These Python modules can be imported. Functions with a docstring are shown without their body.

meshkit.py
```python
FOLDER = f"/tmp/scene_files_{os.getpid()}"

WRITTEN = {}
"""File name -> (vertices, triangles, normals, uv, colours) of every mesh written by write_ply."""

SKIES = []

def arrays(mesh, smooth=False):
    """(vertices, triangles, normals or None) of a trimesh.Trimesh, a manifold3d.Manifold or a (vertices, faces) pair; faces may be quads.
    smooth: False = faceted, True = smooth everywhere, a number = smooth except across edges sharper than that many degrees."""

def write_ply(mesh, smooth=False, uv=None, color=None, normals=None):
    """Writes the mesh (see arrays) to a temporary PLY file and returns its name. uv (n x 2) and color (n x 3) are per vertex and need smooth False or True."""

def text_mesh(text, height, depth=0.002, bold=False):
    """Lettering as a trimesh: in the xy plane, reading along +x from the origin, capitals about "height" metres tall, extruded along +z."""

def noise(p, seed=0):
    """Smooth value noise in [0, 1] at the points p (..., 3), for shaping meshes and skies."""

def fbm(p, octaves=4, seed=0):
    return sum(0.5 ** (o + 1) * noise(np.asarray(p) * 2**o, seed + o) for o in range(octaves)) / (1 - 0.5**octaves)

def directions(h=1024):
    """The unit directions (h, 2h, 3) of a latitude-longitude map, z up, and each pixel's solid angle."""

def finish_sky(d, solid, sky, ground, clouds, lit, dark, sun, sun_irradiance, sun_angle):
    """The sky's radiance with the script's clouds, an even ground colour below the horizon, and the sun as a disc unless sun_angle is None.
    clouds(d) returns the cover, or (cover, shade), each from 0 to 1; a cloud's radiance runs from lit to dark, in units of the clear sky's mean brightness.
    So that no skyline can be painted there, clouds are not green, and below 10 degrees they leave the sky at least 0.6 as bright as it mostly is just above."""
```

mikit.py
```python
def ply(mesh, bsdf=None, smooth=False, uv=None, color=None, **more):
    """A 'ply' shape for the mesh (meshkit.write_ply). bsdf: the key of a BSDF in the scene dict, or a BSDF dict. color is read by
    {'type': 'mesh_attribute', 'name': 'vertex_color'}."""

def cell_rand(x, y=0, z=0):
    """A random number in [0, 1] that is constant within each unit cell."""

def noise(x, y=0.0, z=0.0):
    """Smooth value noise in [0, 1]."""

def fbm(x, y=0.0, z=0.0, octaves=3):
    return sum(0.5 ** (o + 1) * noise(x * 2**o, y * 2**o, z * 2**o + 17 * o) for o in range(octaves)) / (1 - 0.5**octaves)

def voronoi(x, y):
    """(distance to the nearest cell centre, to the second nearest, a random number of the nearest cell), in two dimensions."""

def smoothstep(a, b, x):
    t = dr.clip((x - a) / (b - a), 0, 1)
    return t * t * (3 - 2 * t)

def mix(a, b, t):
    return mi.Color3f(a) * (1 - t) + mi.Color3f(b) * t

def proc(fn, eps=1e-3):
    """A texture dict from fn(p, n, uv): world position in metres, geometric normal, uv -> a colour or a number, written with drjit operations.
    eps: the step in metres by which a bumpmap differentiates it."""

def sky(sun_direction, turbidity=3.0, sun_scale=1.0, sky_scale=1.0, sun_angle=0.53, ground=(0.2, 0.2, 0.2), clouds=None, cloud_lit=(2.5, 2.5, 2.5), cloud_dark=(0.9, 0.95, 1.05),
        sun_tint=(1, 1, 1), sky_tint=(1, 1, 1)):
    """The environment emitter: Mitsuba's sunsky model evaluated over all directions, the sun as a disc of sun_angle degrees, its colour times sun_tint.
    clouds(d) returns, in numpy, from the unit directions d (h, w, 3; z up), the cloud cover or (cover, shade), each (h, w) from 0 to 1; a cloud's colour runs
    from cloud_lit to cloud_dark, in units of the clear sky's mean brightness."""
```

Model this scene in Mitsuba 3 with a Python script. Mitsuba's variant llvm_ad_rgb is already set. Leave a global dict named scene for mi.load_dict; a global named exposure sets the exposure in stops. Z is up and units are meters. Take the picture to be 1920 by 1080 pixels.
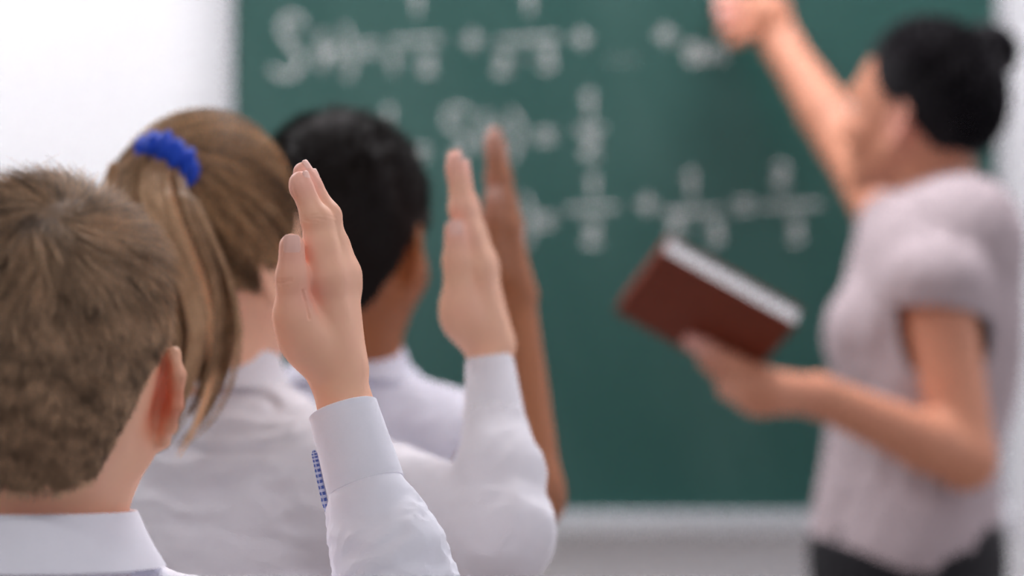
import math
import numpy as np
import trimesh
import drjit as dr
import mitsuba as mi
import mikit
import meshkit
from mikit import noise, fbm, smoothstep, mix

T = mi.ScalarTransform4f
scene, labels = {}, {}

# ------------------------------------------------------------------ camera, sky, lamps, exposure
F_PX, CAM_Z, FOCUS, APERTURE = 4200.0, 1.25, 1.455, 0.0138
scene['camera'] = {'type': 'thinlens', 'fov': math.degrees(2 * math.atan(960 / F_PX)), 'fov_axis': 'x',
                   'aperture_radius': APERTURE, 'focus_distance': FOCUS, 'near_clip': 0.05, 'far_clip': 100.0,
                   'to_world': T().look_at(origin=[0, 0, CAM_Z], target=[0, 1, CAM_Z], up=[0, 0, 1])}
scene['daylight'] = mikit.sky([0.5, -0.5, 0.7], turbidity=4.0, sun_scale=0.0, sky_scale=1.0, ground=(0.35, 0.35, 0.33),
                              clouds=lambda d: np.ones(d.shape[:2]), cloud_lit=(2.25, 2.3, 2.62))
exposure = 2.02
LAMP_BOARD, LAMP_ROOM = 8.5, 2.5


def P(px, py, y):
    """World point of a photograph position at distance y from the lens."""
    return np.array([(px - 960) / F_PX * y, y, CAM_Z - (py - 540) / F_PX * y])


def V(*a):
    return np.array(a, float)


def unit(v):
    v = np.asarray(v, float)
    return v / max(np.linalg.norm(v), 1e-12)


# ------------------------------------------------------------------ materials
def rgb(*c):
    return {'type': 'rgb', 'value': list(c)}


def principled(color, rough=0.5, spec=0.5, **more):
    return {'type': 'principled', 'base_color': color if isinstance(color, dict) else rgb(*color), 'roughness': rough, 'specular': spec, **more}


def two(b):
    return {'type': 'twosided', 'bsdf': b}


def col(r, g, b):
    return mi.Color3f(r, g, b)


scene['m_wall'] = two(principled(mikit.proc(lambda p, n, uv: mi.Color3f(0.88, 0.88, 0.895) * (0.985 + 0.03 * fbm(p.x * 6, p.y * 6, p.z * 6))), 0.8, 0.2))
scene['m_wall_side'] = two(principled((0.42, 0.44, 0.45), 0.8, 0.2))
scene['m_ceiling'] = two(principled((0.86, 0.86, 0.86), 0.9, 0.1))
scene['m_floor'] = two(principled(mikit.proc(lambda p, n, uv: mix(col(0.36, 0.31, 0.28), col(0.29, 0.25, 0.225), fbm(p.x * 30, p.y * 2.0, 0.0)) ), 0.45, 0.4))
scene['m_metal'] = two(principled((0.50, 0.51, 0.53), 0.6, 0.3))
scene['m_paint_grey'] = two(principled((0.62, 0.61, 0.65), 0.5, 0.4))


def board_color(p, n, uv):
    smear = fbm(p.x * 3.0 + 0.6 * p.z, p.z * 2.0, 3.0, octaves=4)
    wipe = fbm(p.x * 14 + p.z * 5, p.z * 3.5 - p.x, 9.0)
    t = smoothstep(0.35, 0.75, 0.65 * smear + 0.35 * wipe)
    return mix(col(0.016, 0.074, 0.062), col(0.034, 0.098, 0.084), t)


scene['m_board'] = two(principled(mikit.proc(board_color), 0.36, 0.5))
scene['m_chalk'] = two(principled(mikit.proc(lambda p, n, uv: mi.Color3f(0.70, 0.71, 0.70) * (0.55 + 0.5 * noise(p.x * 420, p.y * 420, p.z * 420))), 0.95, 0.05))


def skin(key, rough=0.45):
    def fnv(p, n, uv):
        return 0.5 * noise(p.x * 1500, p.y * 1500, p.z * 1500) + 0.5 * fbm(p.x * 600, p.y * 600, p.z * 600)

    scene[key] = two({'type': 'bumpmap', 'arbitrary': mikit.proc(fnv, 2e-4), 'scale': 0.00012,
                      'bsdf': principled({'type': 'mesh_attribute', 'name': 'vertex_color'}, rough, 0.35)})


skin('m_skin')
SKIN = {'fair': ((0.85, 0.475, 0.31), (0.85, 0.42, 0.295)), 'girl': ((0.82, 0.46, 0.305), (0.81, 0.395, 0.28)),
        'brown': ((0.34, 0.118, 0.047), (0.30, 0.10, 0.04)), 'teacher': ((0.60, 0.262, 0.158), (0.57, 0.215, 0.138))}


def skin_tint(v, kind, spots=()):
    """Skin pigment and painted ear light per vertex: mottled, and pinker (or the given colour) around the listed (point, radius, colour, amount)."""
    base, flush = map(np.array, SKIN[kind])
    t = 0.65 * meshkit.fbm(v * 70, 3, 3) + 0.35 * meshkit.fbm(v * 330, 2, 8)
    c = base + (flush - base) * np.clip((t - 0.3) / 0.5, 0, 1)[:, None] * 0.55
    for p, r, cc, amount in spots:
        w = amount * np.exp(-((v - p) ** 2).sum(1) / r ** 2) * (0.75 + 0.5 * meshkit.fbm(v * 160, 2, 4))
        c = c + (np.array(cc) - c) * np.clip(w, 0, 1)[:, None]
    return c


scene['m_nail'] = two(principled((0.89, 0.54, 0.45), 0.3, 0.4, clearcoat=0.12, clearcoat_gloss=0.85))
scene['m_nail_brown'] = two(principled((0.62, 0.36, 0.28), 0.28, 0.5))
scene['m_eye'] = two(principled((0.8, 0.8, 0.8), 0.15, 0.5))


def cloth(key, base, rough=0.75, weave=1900.0, amp=0.05):
    def fn(p, n, uv):
        return col(*base) * (1.0 - amp * fbm(p.x * 45, p.y * 45, p.z * 45) - 0.03 * noise(p.x * weave, p.y * weave, p.z * weave))
    scene[key] = two(principled(mikit.proc(fn), rough, 0.25, sheen=0.25))


cloth('m_shirt', (0.83, 0.82, 0.885))
cloth('m_shirt_girl', (0.81, 0.775, 0.82))
cloth('m_shirt_blue', (0.77, 0.77, 0.88))
cloth('m_blouse', (0.46, 0.375, 0.395))
cloth('m_skirt', (0.012, 0.011, 0.014))
cloth('m_trousers', (0.03, 0.035, 0.06))
cloth('m_scrunchie', (0.012, 0.075, 0.62), 0.6, amp=0.35)
scene['m_shoe'] = two(principled((0.02, 0.018, 0.018), 0.35, 0.5))


def check(p, n, uv):
    u, v = uv.x * 13.0, uv.y * 1.6
    a = dr.select(dr.abs(u - dr.floor(u) - 0.5) < 0.27, 1.0, 0.0)
    b = dr.select(dr.abs(v - dr.floor(v) - 0.5) < 0.3, 1.0, 0.0)
    return mix(col(0.60, 0.64, 0.82), col(0.10, 0.155, 0.47), a * (0.45 + 0.55 * b))


scene['m_check'] = two(principled(mikit.proc(check), 0.8, 0.2))
scene['m_hair'] = two(principled({'type': 'mesh_attribute', 'name': 'vertex_color'}, 0.42, 0.22))
scene['m_hair_dark'] = two(principled({'type': 'mesh_attribute', 'name': 'vertex_color'}, 0.5, 0.12))
scene['m_cover'] = two(principled(mikit.proc(lambda p, n, uv: col(0.160, 0.030, 0.014) * (0.85 + 0.3 * fbm(p.x * 90, p.y * 90, p.z * 90))), 0.55, 0.2))
scene['m_paper'] = two(principled(mikit.proc(lambda p, n, uv: mi.Color3f(0.66, 0.67, 0.68)), 0.9, 0.1))


# ------------------------------------------------------------------ entries
def add(key, mesh, bsdf, smooth=True, **more):
    n, k = key, 0
    while n in scene:
        k += 1
        n = f'{key}_{k:03d}'
    scene[n] = mikit.ply(mesh, bsdf, smooth, **more)
    return n


def describe(key, label=None, category=None, group=None, kind=None):
    d = {k: v for k, v in (('label', label), ('category', category), ('group', group), ('kind', kind)) if v}
    labels[key] = d


# ------------------------------------------------------------------ signed distance modelling
def smin(a, b, k):
    h = np.clip(0.5 + 0.5 * (b - a) / k, 0, 1)
    return b * (1 - h) + a * h - k * h * (1 - h)


class Solid:
    def __init__(self):
        self.ops = []

    def cone(self, a, b, ra, rb, k=0.01, flat=None, sub=False):
        """Rounded cone; flat = (direction, factor) makes it thinner (factor < 1) or wider along a direction."""
        a, b = np.asarray(a, float), np.asarray(b, float)
        f = None if flat is None else (unit(flat[0]), 1.0 / flat[1])
        g = 1.0 if flat is None else max(1.0, flat[1])
        r = max(ra, rb) * g
        self.ops.append(('cone', (a, b, ra, rb, f), k, sub, np.minimum(a, b) - r, np.maximum(a, b) + r))
        return self

    def chain(self, pts, rs, k=0.006, **o):
        for i in range(len(pts) - 1):
            self.cone(pts[i], pts[i + 1], rs[i], rs[i + 1], k, **o)
        return self

    def ell(self, c, r, R=None, k=0.01, sub=False):
        c, r = np.asarray(c, float), np.broadcast_to(np.asarray(r, float), (3,))
        self.ops.append(('ell', (c, r, R), k, sub, c - r.max(), c + r.max()))
        return self

    def add(self, other, k=0.006):
        lo, hi = other.bounds()
        self.ops.append(('node', other, k, False, lo, hi))
        return self

    def bounds(self):
        use = [o for o in self.ops if not o[3]]
        return np.min([o[4] for o in use], 0), np.max([o[5] for o in use], 0)

    def eval(self, p, c=None, r=0.0):
        d = None
        for kind, g, k, sub, lo, hi in self.ops:
            if c is not None:
                lb = np.linalg.norm(np.maximum(np.maximum(lo - c, c - hi), 0)) - r
                if lb > 3 * r + k:
                    continue
            if kind == 'cone':
                a, b, ra, rb, f = g
                ba = b - a
                pa = p - a
                t = np.clip(pa @ ba / max(ba @ ba, 1e-12), 0, 1)
                q = pa - t[:, None] * ba
                if f is not None:
                    q = q + (q @ f[0])[:, None] * f[0] * (f[1] - 1)
                e = np.sqrt((q * q).sum(1)) - (ra + (rb - ra) * t)
            elif kind == 'ell':
                cc, rr, R = g
                q = p - cc
                if R is not None:
                    q = q @ R
                k0 = np.sqrt(((q / rr) ** 2).sum(1))
                k1 = np.sqrt(((q / rr ** 2) ** 2).sum(1))
                e = np.where(k1 > 1e-9, k0 * (k0 - 1) / np.maximum(k1, 1e-9), -rr.min())
            else:
                e = g.eval(p, c, r)
                if e is None:
                    continue
            if d is None:
                if not sub:
                    d = e
                continue
            d = -smin(-d, e, k) if sub else smin(d, e, k)
        return d


def nets(S, h, lo=None, hi=None, off=0.0):
    """Surface nets of the solid: (vertices, triangles)."""
    b = S.bounds()
    lo = np.maximum(b[0] - 0.012 - off, lo if lo is not None else -9e9)
    hi = np.minimum(b[1] + 0.012 + off, hi if hi is not None else 9e9)
    B = 10
    nb = np.maximum(np.ceil((hi - lo) / (h * B)).astype(int), 1)
    n = nb * B
    c = np.stack(np.meshgrid(*[np.arange(m) for m in nb], indexing='ij'), -1).reshape(-1, 3)
    ctr = lo + (c * B + (B - 1) / 2) * h
    dc = S.eval(ctr) - off
    rad = (B - 1) / 2 * h * 1.7321
    val = np.empty(tuple(n), np.float32)
    val6 = val.reshape(nb[0], B, nb[1], B, nb[2], B)
    val6[:] = np.where(np.abs(dc) < 1e9, dc, 1).reshape(nb)[:, None, :, None, :, None]
    loc = np.stack(np.meshgrid(*[np.arange(B)] * 3, indexing='ij'), -1).reshape(-1, 3) * h
    for i in np.nonzero(np.abs(dc) < rad * 1.7 + 2 * h)[0]:
        e = S.eval(lo + c[i] * B * h + loc, ctr[i], rad)
        val6[c[i, 0], :, c[i, 1], :, c[i, 2], :] = (1.0 if e is None else (e - off)).reshape(B, B, B) if e is not None else 1.0
    s = val < 0
    cnt = np.zeros(tuple(n - 1), np.uint8)
    corner = [(i, j, k) for i in (0, 1) for j in (0, 1) for k in (0, 1)]
    for i, j, k in corner:
        cnt += s[i:n[0] - 1 + i, j:n[1] - 1 + j, k:n[2] - 1 + k]
    cell = np.argwhere((cnt > 0) & (cnt < 8))
    cv = np.stack([val[tuple((cell + o).T)] for o in corner], 1).astype(float)
    acc, num = np.zeros((len(cell), 3)), np.zeros(len(cell))
    for a in range(8):
        for b_ in range(a + 1, 8):
            da = np.array(corner[b_]) - np.array(corner[a])
            if np.abs(da).sum() != 1:
                continue
            m = (cv[:, a] < 0) != (cv[:, b_] < 0)
            t = cv[:, a] / np.where(m, cv[:, a] - cv[:, b_], 1)
            acc += np.where(m[:, None], np.array(corner[a]) + t[:, None] * da, 0)
            num += m
    v = lo + (cell + acc / num[:, None]) * h
    idx = np.full(tuple(n - 1), -1, np.int32)
    idx[tuple(cell.T)] = np.arange(len(cell))
    quads = []
    for ax in range(3):
        u, w = (ax + 1) % 3, (ax + 2) % 3
        sl0, sl1 = [slice(None)] * 3, [slice(None)] * 3
        sl0[ax], sl1[ax] = slice(0, -1), slice(1, None)
        d = s[tuple(sl0)].astype(np.int8) - s[tuple(sl1)]
        e = np.argwhere(d != 0)
        e = e[(e[:, u] > 0) & (e[:, w] > 0) & (e[:, u] < n[u] - 1) & (e[:, w] < n[w] - 1)]
        du, dw = np.eye(3, dtype=int)[u], np.eye(3, dtype=int)[w]
        q = np.stack([idx[tuple((e - du - dw).T)], idx[tuple((e - dw).T)], idx[tuple(e.T)], idx[tuple((e - du).T)]], 1)
        flip = d[tuple(e.T)] < 0
        q[flip] = q[flip][:, ::-1]
        quads.append(q)
    q = np.vstack(quads)
    q = q[(q >= 0).all(1)]
    f = np.vstack([q[:, [0, 1, 2]], q[:, [0, 2, 3]]])
    # two rounds of gentle smoothing over the quads' edges
    ed = np.vstack([q[:, [0, 1]], q[:, [1, 2]], q[:, [2, 3]], q[:, [3, 0]]])
    for lam in (0.5, -0.52, 0.5, -0.52):
        sm, ct = np.zeros_like(v), np.zeros(len(v))
        for a, b_ in ((0, 1), (1, 0)):
            for k in range(3):
                sm[:, k] += np.bincount(ed[:, a], v[ed[:, b_], k], len(v))
            ct += np.bincount(ed[:, a], minlength=len(v))
        ok = ct > 0
        v[ok] += lam * (sm[ok] / ct[ok][:, None] - v[ok])
    return v, f


def normals(v, f):
    n = np.zeros_like(v)
    c = np.cross(v[f[:, 1]] - v[f[:, 0]], v[f[:, 2]] - v[f[:, 0]])
    for k in range(3):
        for j in range(3):
            n[:, k] += np.bincount(f[:, j], c[:, k], len(v))
    return n / np.maximum(np.linalg.norm(n, axis=1, keepdims=True), 1e-12)


def merge(parts):
    vs, fs, at = [], [], 0
    for v, f in parts:
        vs.append(v)
        fs.append(f + at)
        at += len(v)
    return np.vstack(vs), np.vstack(fs)


def body_nets(S, h, fine):
    """The whole body at step h, with finer boxes (lo, hi, step) in place of the coarse surface."""
    v, f = nets(S, h)
    c = v[f].mean(1)
    keep = np.ones(len(f), bool)
    parts = []
    for lo, hi, hf in fine:
        keep &= ~((c > np.asarray(lo) + 0.6 * h) & (c < np.asarray(hi) - 0.6 * h)).all(1)
        parts.append(nets(S, hf, np.asarray(lo), np.asarray(hi)))
    f = f[keep]
    used = np.unique(f)
    m = np.full(len(v), -1)
    m[used] = np.arange(len(used))
    return merge([(v[used], m[f])] + parts)


# ------------------------------------------------------------------ swept shapes
def sweep(path, radius, sides=12, cap=True, flat=1.0, ref=(0, 0, 1)):
    p = np.asarray(path, float)
    t = np.gradient(p, axis=0)
    t /= np.linalg.norm(t, axis=1, keepdims=True)
    a = np.cross(t, ref)
    a /= np.linalg.norm(a, axis=1, keepdims=True) + 1e-12
    b = np.cross(a, t)
    ang = np.arange(sides) * 2 * np.pi / sides
    r = np.broadcast_to(radius, (len(p),))
    v = p[:, None] + r[:, None, None] * (np.cos(ang)[None, :, None] * a[:, None] + flat * np.sin(ang)[None, :, None] * b[:, None])
    i, j = np.meshgrid(np.arange(len(p) - 1), np.arange(sides), indexing='ij')
    q = np.stack([i * sides + j, i * sides + (j + 1) % sides, (i + 1) * sides + (j + 1) % sides, (i + 1) * sides + j], -1).reshape(-1, 4)
    f = np.vstack([q[:, [0, 1, 2]], q[:, [0, 2, 3]]])
    v = v.reshape(-1, 3)
    if cap:
        n = len(v)
        v = np.vstack([v, p[:1], p[-1:]])
        k = np.arange(sides)
        f = np.vstack([f, np.stack([k, np.full(sides, n), (k + 1) % sides], 1)])
        k2 = (len(p) - 1) * sides
        f = np.vstack([f, np.stack([k2 + (k + 1) % sides, np.full(sides, n + 1), k2 + k], 1)])
    return v, f


def strands(paths, radii, colors, sides=3):
    """Many hairs as thin closed-sided tubes: paths (N, M, 3), radii (M) or (N, M), colours (N, 3) or (N, M, 3)."""
    N, M, _ = paths.shape
    t = np.gradient(paths, axis=1)
    t /= np.linalg.norm(t, axis=2, keepdims=True) + 1e-12
    ref = np.where(np.abs(t[:, :1, 2:]) < 0.8, [0, 0, 1.0], [0.3, 1.0, 0])
    a = np.cross(t, ref)
    a /= np.linalg.norm(a, axis=2, keepdims=True) + 1e-12
    b = np.cross(t, a)
    ang = np.arange(sides) * 2 * np.pi / sides
    r = np.broadcast_to(radii, (N, M))[..., None, None]
    v = paths[:, :, None] + r * (np.cos(ang)[:, None] * a[:, :, None] + np.sin(ang)[:, None] * b[:, :, None])
    n, i, j = np.meshgrid(np.arange(N), np.arange(M - 1), np.arange(sides), indexing='ij')
    base = n * M * sides
    q = np.stack([base + i * sides + j, base + i * sides + (j + 1) % sides, base + (i + 1) * sides + (j + 1) % sides, base + (i + 1) * sides + j], -1).reshape(-1, 4)
    f = np.vstack([q[:, [0, 1, 2]], q[:, [0, 2, 3]]])
    c = np.broadcast_to(colors[:, None] if colors.ndim == 2 else colors, (N, M, 3))
    c = np.repeat(c[:, :, None], sides, 2).reshape(-1, 3)
    return v.reshape(-1, 3), f, c


def smooth_path(pts, n):
    """Catmull-Rom through the points."""
    p = np.asarray(pts, float)
    p = np.vstack([2 * p[0] - p[1], p, 2 * p[-1] - p[-2]])
    s = np.linspace(0, len(p) - 3 - 1e-9, n)
    i = s.astype(int)
    t = (s - i)[:, None]
    a, b, c, d = p[i], p[i + 1], p[i + 2], p[i + 3]
    return 0.5 * (2 * b + (c - a) * t + (2 * a - 5 * b + 4 * c - d) * t ** 2 + (3 * b - a - 3 * c + d) * t ** 3)


def sample(v, f, n, rng):
    a = v[f]
    w = np.linalg.norm(np.cross(a[:, 1] - a[:, 0], a[:, 2] - a[:, 0]), axis=1)
    i = rng.choice(len(f), n, p=w / w.sum())
    r1, r2 = np.sqrt(rng.random(n)), rng.random(n)
    return (1 - r1)[:, None] * a[i, 0] + (r1 * (1 - r2))[:, None] * a[i, 1] + (r1 * r2)[:, None] * a[i, 2], i


def box(lo, hi, bevel=0.0):
    lo, hi = np.asarray(lo, float), np.asarray(hi, float)
    if bevel <= 0:
        m = trimesh.creation.box(hi - lo)
        m.apply_translation((lo + hi) / 2)
        return m.vertices, m.faces
    pts = []
    for k in range(3):
        g = np.array([[lo[i], hi[i]] for i in range(3)], float)
        for i in range(3):
            if i != k:
                g[i] += [bevel, -bevel]
        pts.append(np.stack(np.meshgrid(*g, indexing='ij'), -1).reshape(-1, 3))
    m = trimesh.convex.convex_hull(np.vstack(pts))
    return np.array(m.vertices), np.array(m.faces)


# ------------------------------------------------------------------ the room
X0, X1, Y0, Y1, ZC = -2.8, 2.5, -3.2, 3.66, 2.95


def struct(key, mesh, bsdf, smooth=False):
    add(key, mesh, bsdf, smooth)
    describe(key, kind='structure')


def wall_with_windows(key, axis, at, thick, span, wins, z0, z1, bsdf='m_wall'):
    """A wall along x (axis 0) or y (axis 1) with window openings wins = [(a, b)] between z0 and z1, its frames and sills."""
    def bx(a, b, za, zb, t0=0.0, t1=thick):
        lo, hi = [0, 0, za], [0, 0, zb]
        lo[axis], hi[axis] = a, b
        e = sorted([at + math.copysign(t0, thick) if t0 else at, at + t1])
        lo[1 - axis], hi[1 - axis] = e
        return box(lo, hi)
    parts = [bx(span[0], span[1], 0, z0), bx(span[0], span[1], z1, ZC)]
    edges = [span[0]] + [x for w in wins for x in w] + [span[1]]
    parts += [bx(edges[i], edges[i + 1], z0, z1) for i in range(0, len(edges), 2)]
    struct(key, merge(parts), bsdf)
    for a, b in wins:
        q = thick * 0.55
        n = len([k for k in scene if k.startswith('window_') and '__' not in k]) + 1
        w = f'window_{n}'
        fr = [bx(a, a + 0.05, z0, z1, q * 0.8, q), bx(b - 0.05, b, z0, z1, q * 0.8, q), bx(a, b, z0, z0 + 0.05, q * 0.8, q), bx(a, b, z1 - 0.05, z1, q * 0.8, q),
              bx((a + b) / 2 - 0.03, (a + b) / 2 + 0.03, z0, z1, q * 0.8, q)]
        struct(w, merge(fr), 'm_paint_grey')


struct('floor', box([X0, Y0, -0.1], [X1, Y1, 0]), 'm_floor')
struct('ceiling', box([X0, Y0, ZC], [X1, Y1, ZC + 0.1]), 'm_ceiling')
struct('wall_front', box([X0 - 0.15, Y1, 0], [X1 + 0.15, Y1 + 0.15, ZC]), 'm_wall')
struct('wall_left', box([X0 - 0.15, Y0, 0], [X0, Y1, ZC]), 'm_wall_side')
wall_with_windows('wall_right', 1, X1, 0.2, (Y0, Y1), [(-2.4, -0.8), (-0.6, 1.0), (1.2, 3.1)], 0.75, 2.75)
wall_with_windows('wall_back', 0, Y0, -0.2, (X0 - 0.15, X1 + 0.2), [(-2.5, -0.4), (-0.1, 2.2)], 1.45, 2.8, 'm_wall_side')
# ceiling lamps: flat white housings with a luminous underside
for lx in (-1.6, 0.45):
    for ly, LAMP in ((0.2, LAMP_ROOM), (2.95, LAMP_BOARD)):
        k = add('ceiling_lamp', box([lx - 0.63, ly - 0.16, ZC - 0.05], [lx + 0.63, ly + 0.16, ZC]), 'm_paint_grey', False)
        describe(k, f"long white ceiling lamp {'over the chalkboard' if ly > 2 else 'over the pupils'}, the {'left' if lx < 0 else 'right'} one", 'lamp', 'ceiling lamps of the classroom')
        v = np.array([[lx - 0.6, ly - 0.13, ZC - 0.052], [lx - 0.6, ly + 0.13, ZC - 0.052], [lx + 0.6, ly + 0.13, ZC - 0.052], [lx + 0.6, ly - 0.13, ZC - 0.052]])
        scene[k + '__diffuser'] = mikit.ply((v, np.array([[0, 1, 2, 3]])), 'm_ceiling', False, emitter={'type': 'area', 'radiance': rgb(LAMP, LAMP * 0.99, LAMP * 1.02)})

# ------------------------------------------------------------------ chalkboard with the sums
YB = 3.62
bl, br, bb, bt = P(437, 0, YB)[0], P(1868, 0, YB)[0], P(0, 958, YB)[2], 2.13
add('chalkboard', box([bl, YB, bb], [br, YB + 0.025, bt]), 'm_board', False)
describe('chalkboard', 'large green chalkboard covered in white chalk sums on the wall', 'chalkboard')
fw = 0.011
for lo, hi in (([bl - fw, bb - 0.012, 0], [bl, bt + fw, 0]), ([br, bb - 0.012, 0], [br + fw * 1.2, bt + fw, 0]), ([bl, bt, 0], [br, bt + fw, 0])):
    add('chalkboard__frame_rail', box([lo[0], YB - 0.009, lo[1]], [hi[0], YB + 0.03, hi[1]], 0.002), 'm_metal', False)
tr = [(-0.006, 0.0), (-0.006, -0.012), (-0.052, -0.016), (-0.055, -0.004), (-0.060, -0.004), (-0.060, -0.030), (-0.052, -0.034), (0.03, -0.034), (0.03, 0.0)]
import shapely.geometry as sg
tm = trimesh.creation.extrude_polygon(sg.Polygon(tr), br - bl + 2 * fw, engine='earcut')
tv = np.array(tm.vertices)
tv = np.stack([bl - fw + tv[:, 2], YB + tv[:, 0], bb + tv[:, 1]], 1)
add('chalkboard__chalk_tray', (tv, np.array(tm.faces)), 'm_metal', False)
labels['chalkboard__chalk_tray'] = {'label': 'pale grey ledge along the lower edge'}
for x in (bl - fw - 0.004, br + fw):
    add('chalkboard__tray_end', box([x - 0.004, YB - 0.064, bb - 0.04], [x + 0.012, YB + 0.02, bb + 0.004], 0.003), 'm_paint_grey', False)

rng = np.random.default_rng(5)


def chalk_mark(name, *lines, width=7.6):
    parts = []
    for ln in lines:
        p = smooth_path(ln, 6 * len(ln)) if len(ln) > 2 else np.linspace(ln[0], ln[1], 8)
        w = np.array([P(x, y, YB - 0.0003) for x, y in p])
        r = width / 2 / F_PX * YB * (0.8 + 0.4 * rng.random(len(w)))
        r[0] *= 0.7
        r[-1] *= 0.6
        parts.append(sweep(w, r, 8, True, 0.13, (0, 1, 0)))
    add('chalkboard__' + name, merge(parts), 'm_chalk')


def plus(x, y, s=16):
    chalk_mark('chalk_plus_sign', [(x, y - s), (x + 1, y + s)], [(x - s, y + 1), (x + s, y - 1)])


def equals(x, y, w=16, g=8):
    chalk_mark('chalk_equals_sign', [(x - w, y - g), (x + w, y - g - 2)], [(x - w + 1, y + g), (x + w, y + g - 2)])


def one(x, y, h=22):
    chalk_mark('chalk_digit', [(x - 0.45 * h, y - 0.35 * h), (x + 2, y - h)], [(x + 2, y - h), (x - 1, y + h)])


def two_(x, y, s=20):
    chalk_mark('chalk_digit', [(x - 0.6 * s, y - 0.55 * s), (x - 0.1 * s, y - s), (x + 0.5 * s, y - 0.5 * s), (x - 0.1 * s, y + 0.35 * s), (x - 0.7 * s, y + s)], [(x - 0.7 * s, y + s), (x + 0.8 * s, y + 0.95 * s)])


def three(x, y, s=20):
    chalk_mark('chalk_digit', [(x - 0.5 * s, y - 0.85 * s), (x + 0.3 * s, y - 0.9 * s), (x + 0.4 * s, y - 0.4 * s), (x - 0.1 * s, y - 0.05 * s), (x + 0.5 * s, y + 0.3 * s), (x + 0.3 * s, y + 0.9 * s), (x - 0.5 * s, y + 0.85 * s)])


def bar(x0, x1, y0, y1):
    chalk_mark('chalk_fraction_bar', [(x0, y0), (x1, y1)])


def dot(x, y, r=5):
    chalk_mark('chalk_dot', [(x - r * 0.5, y), (x + r * 0.5, y + 1)], width=2 * r)


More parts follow.
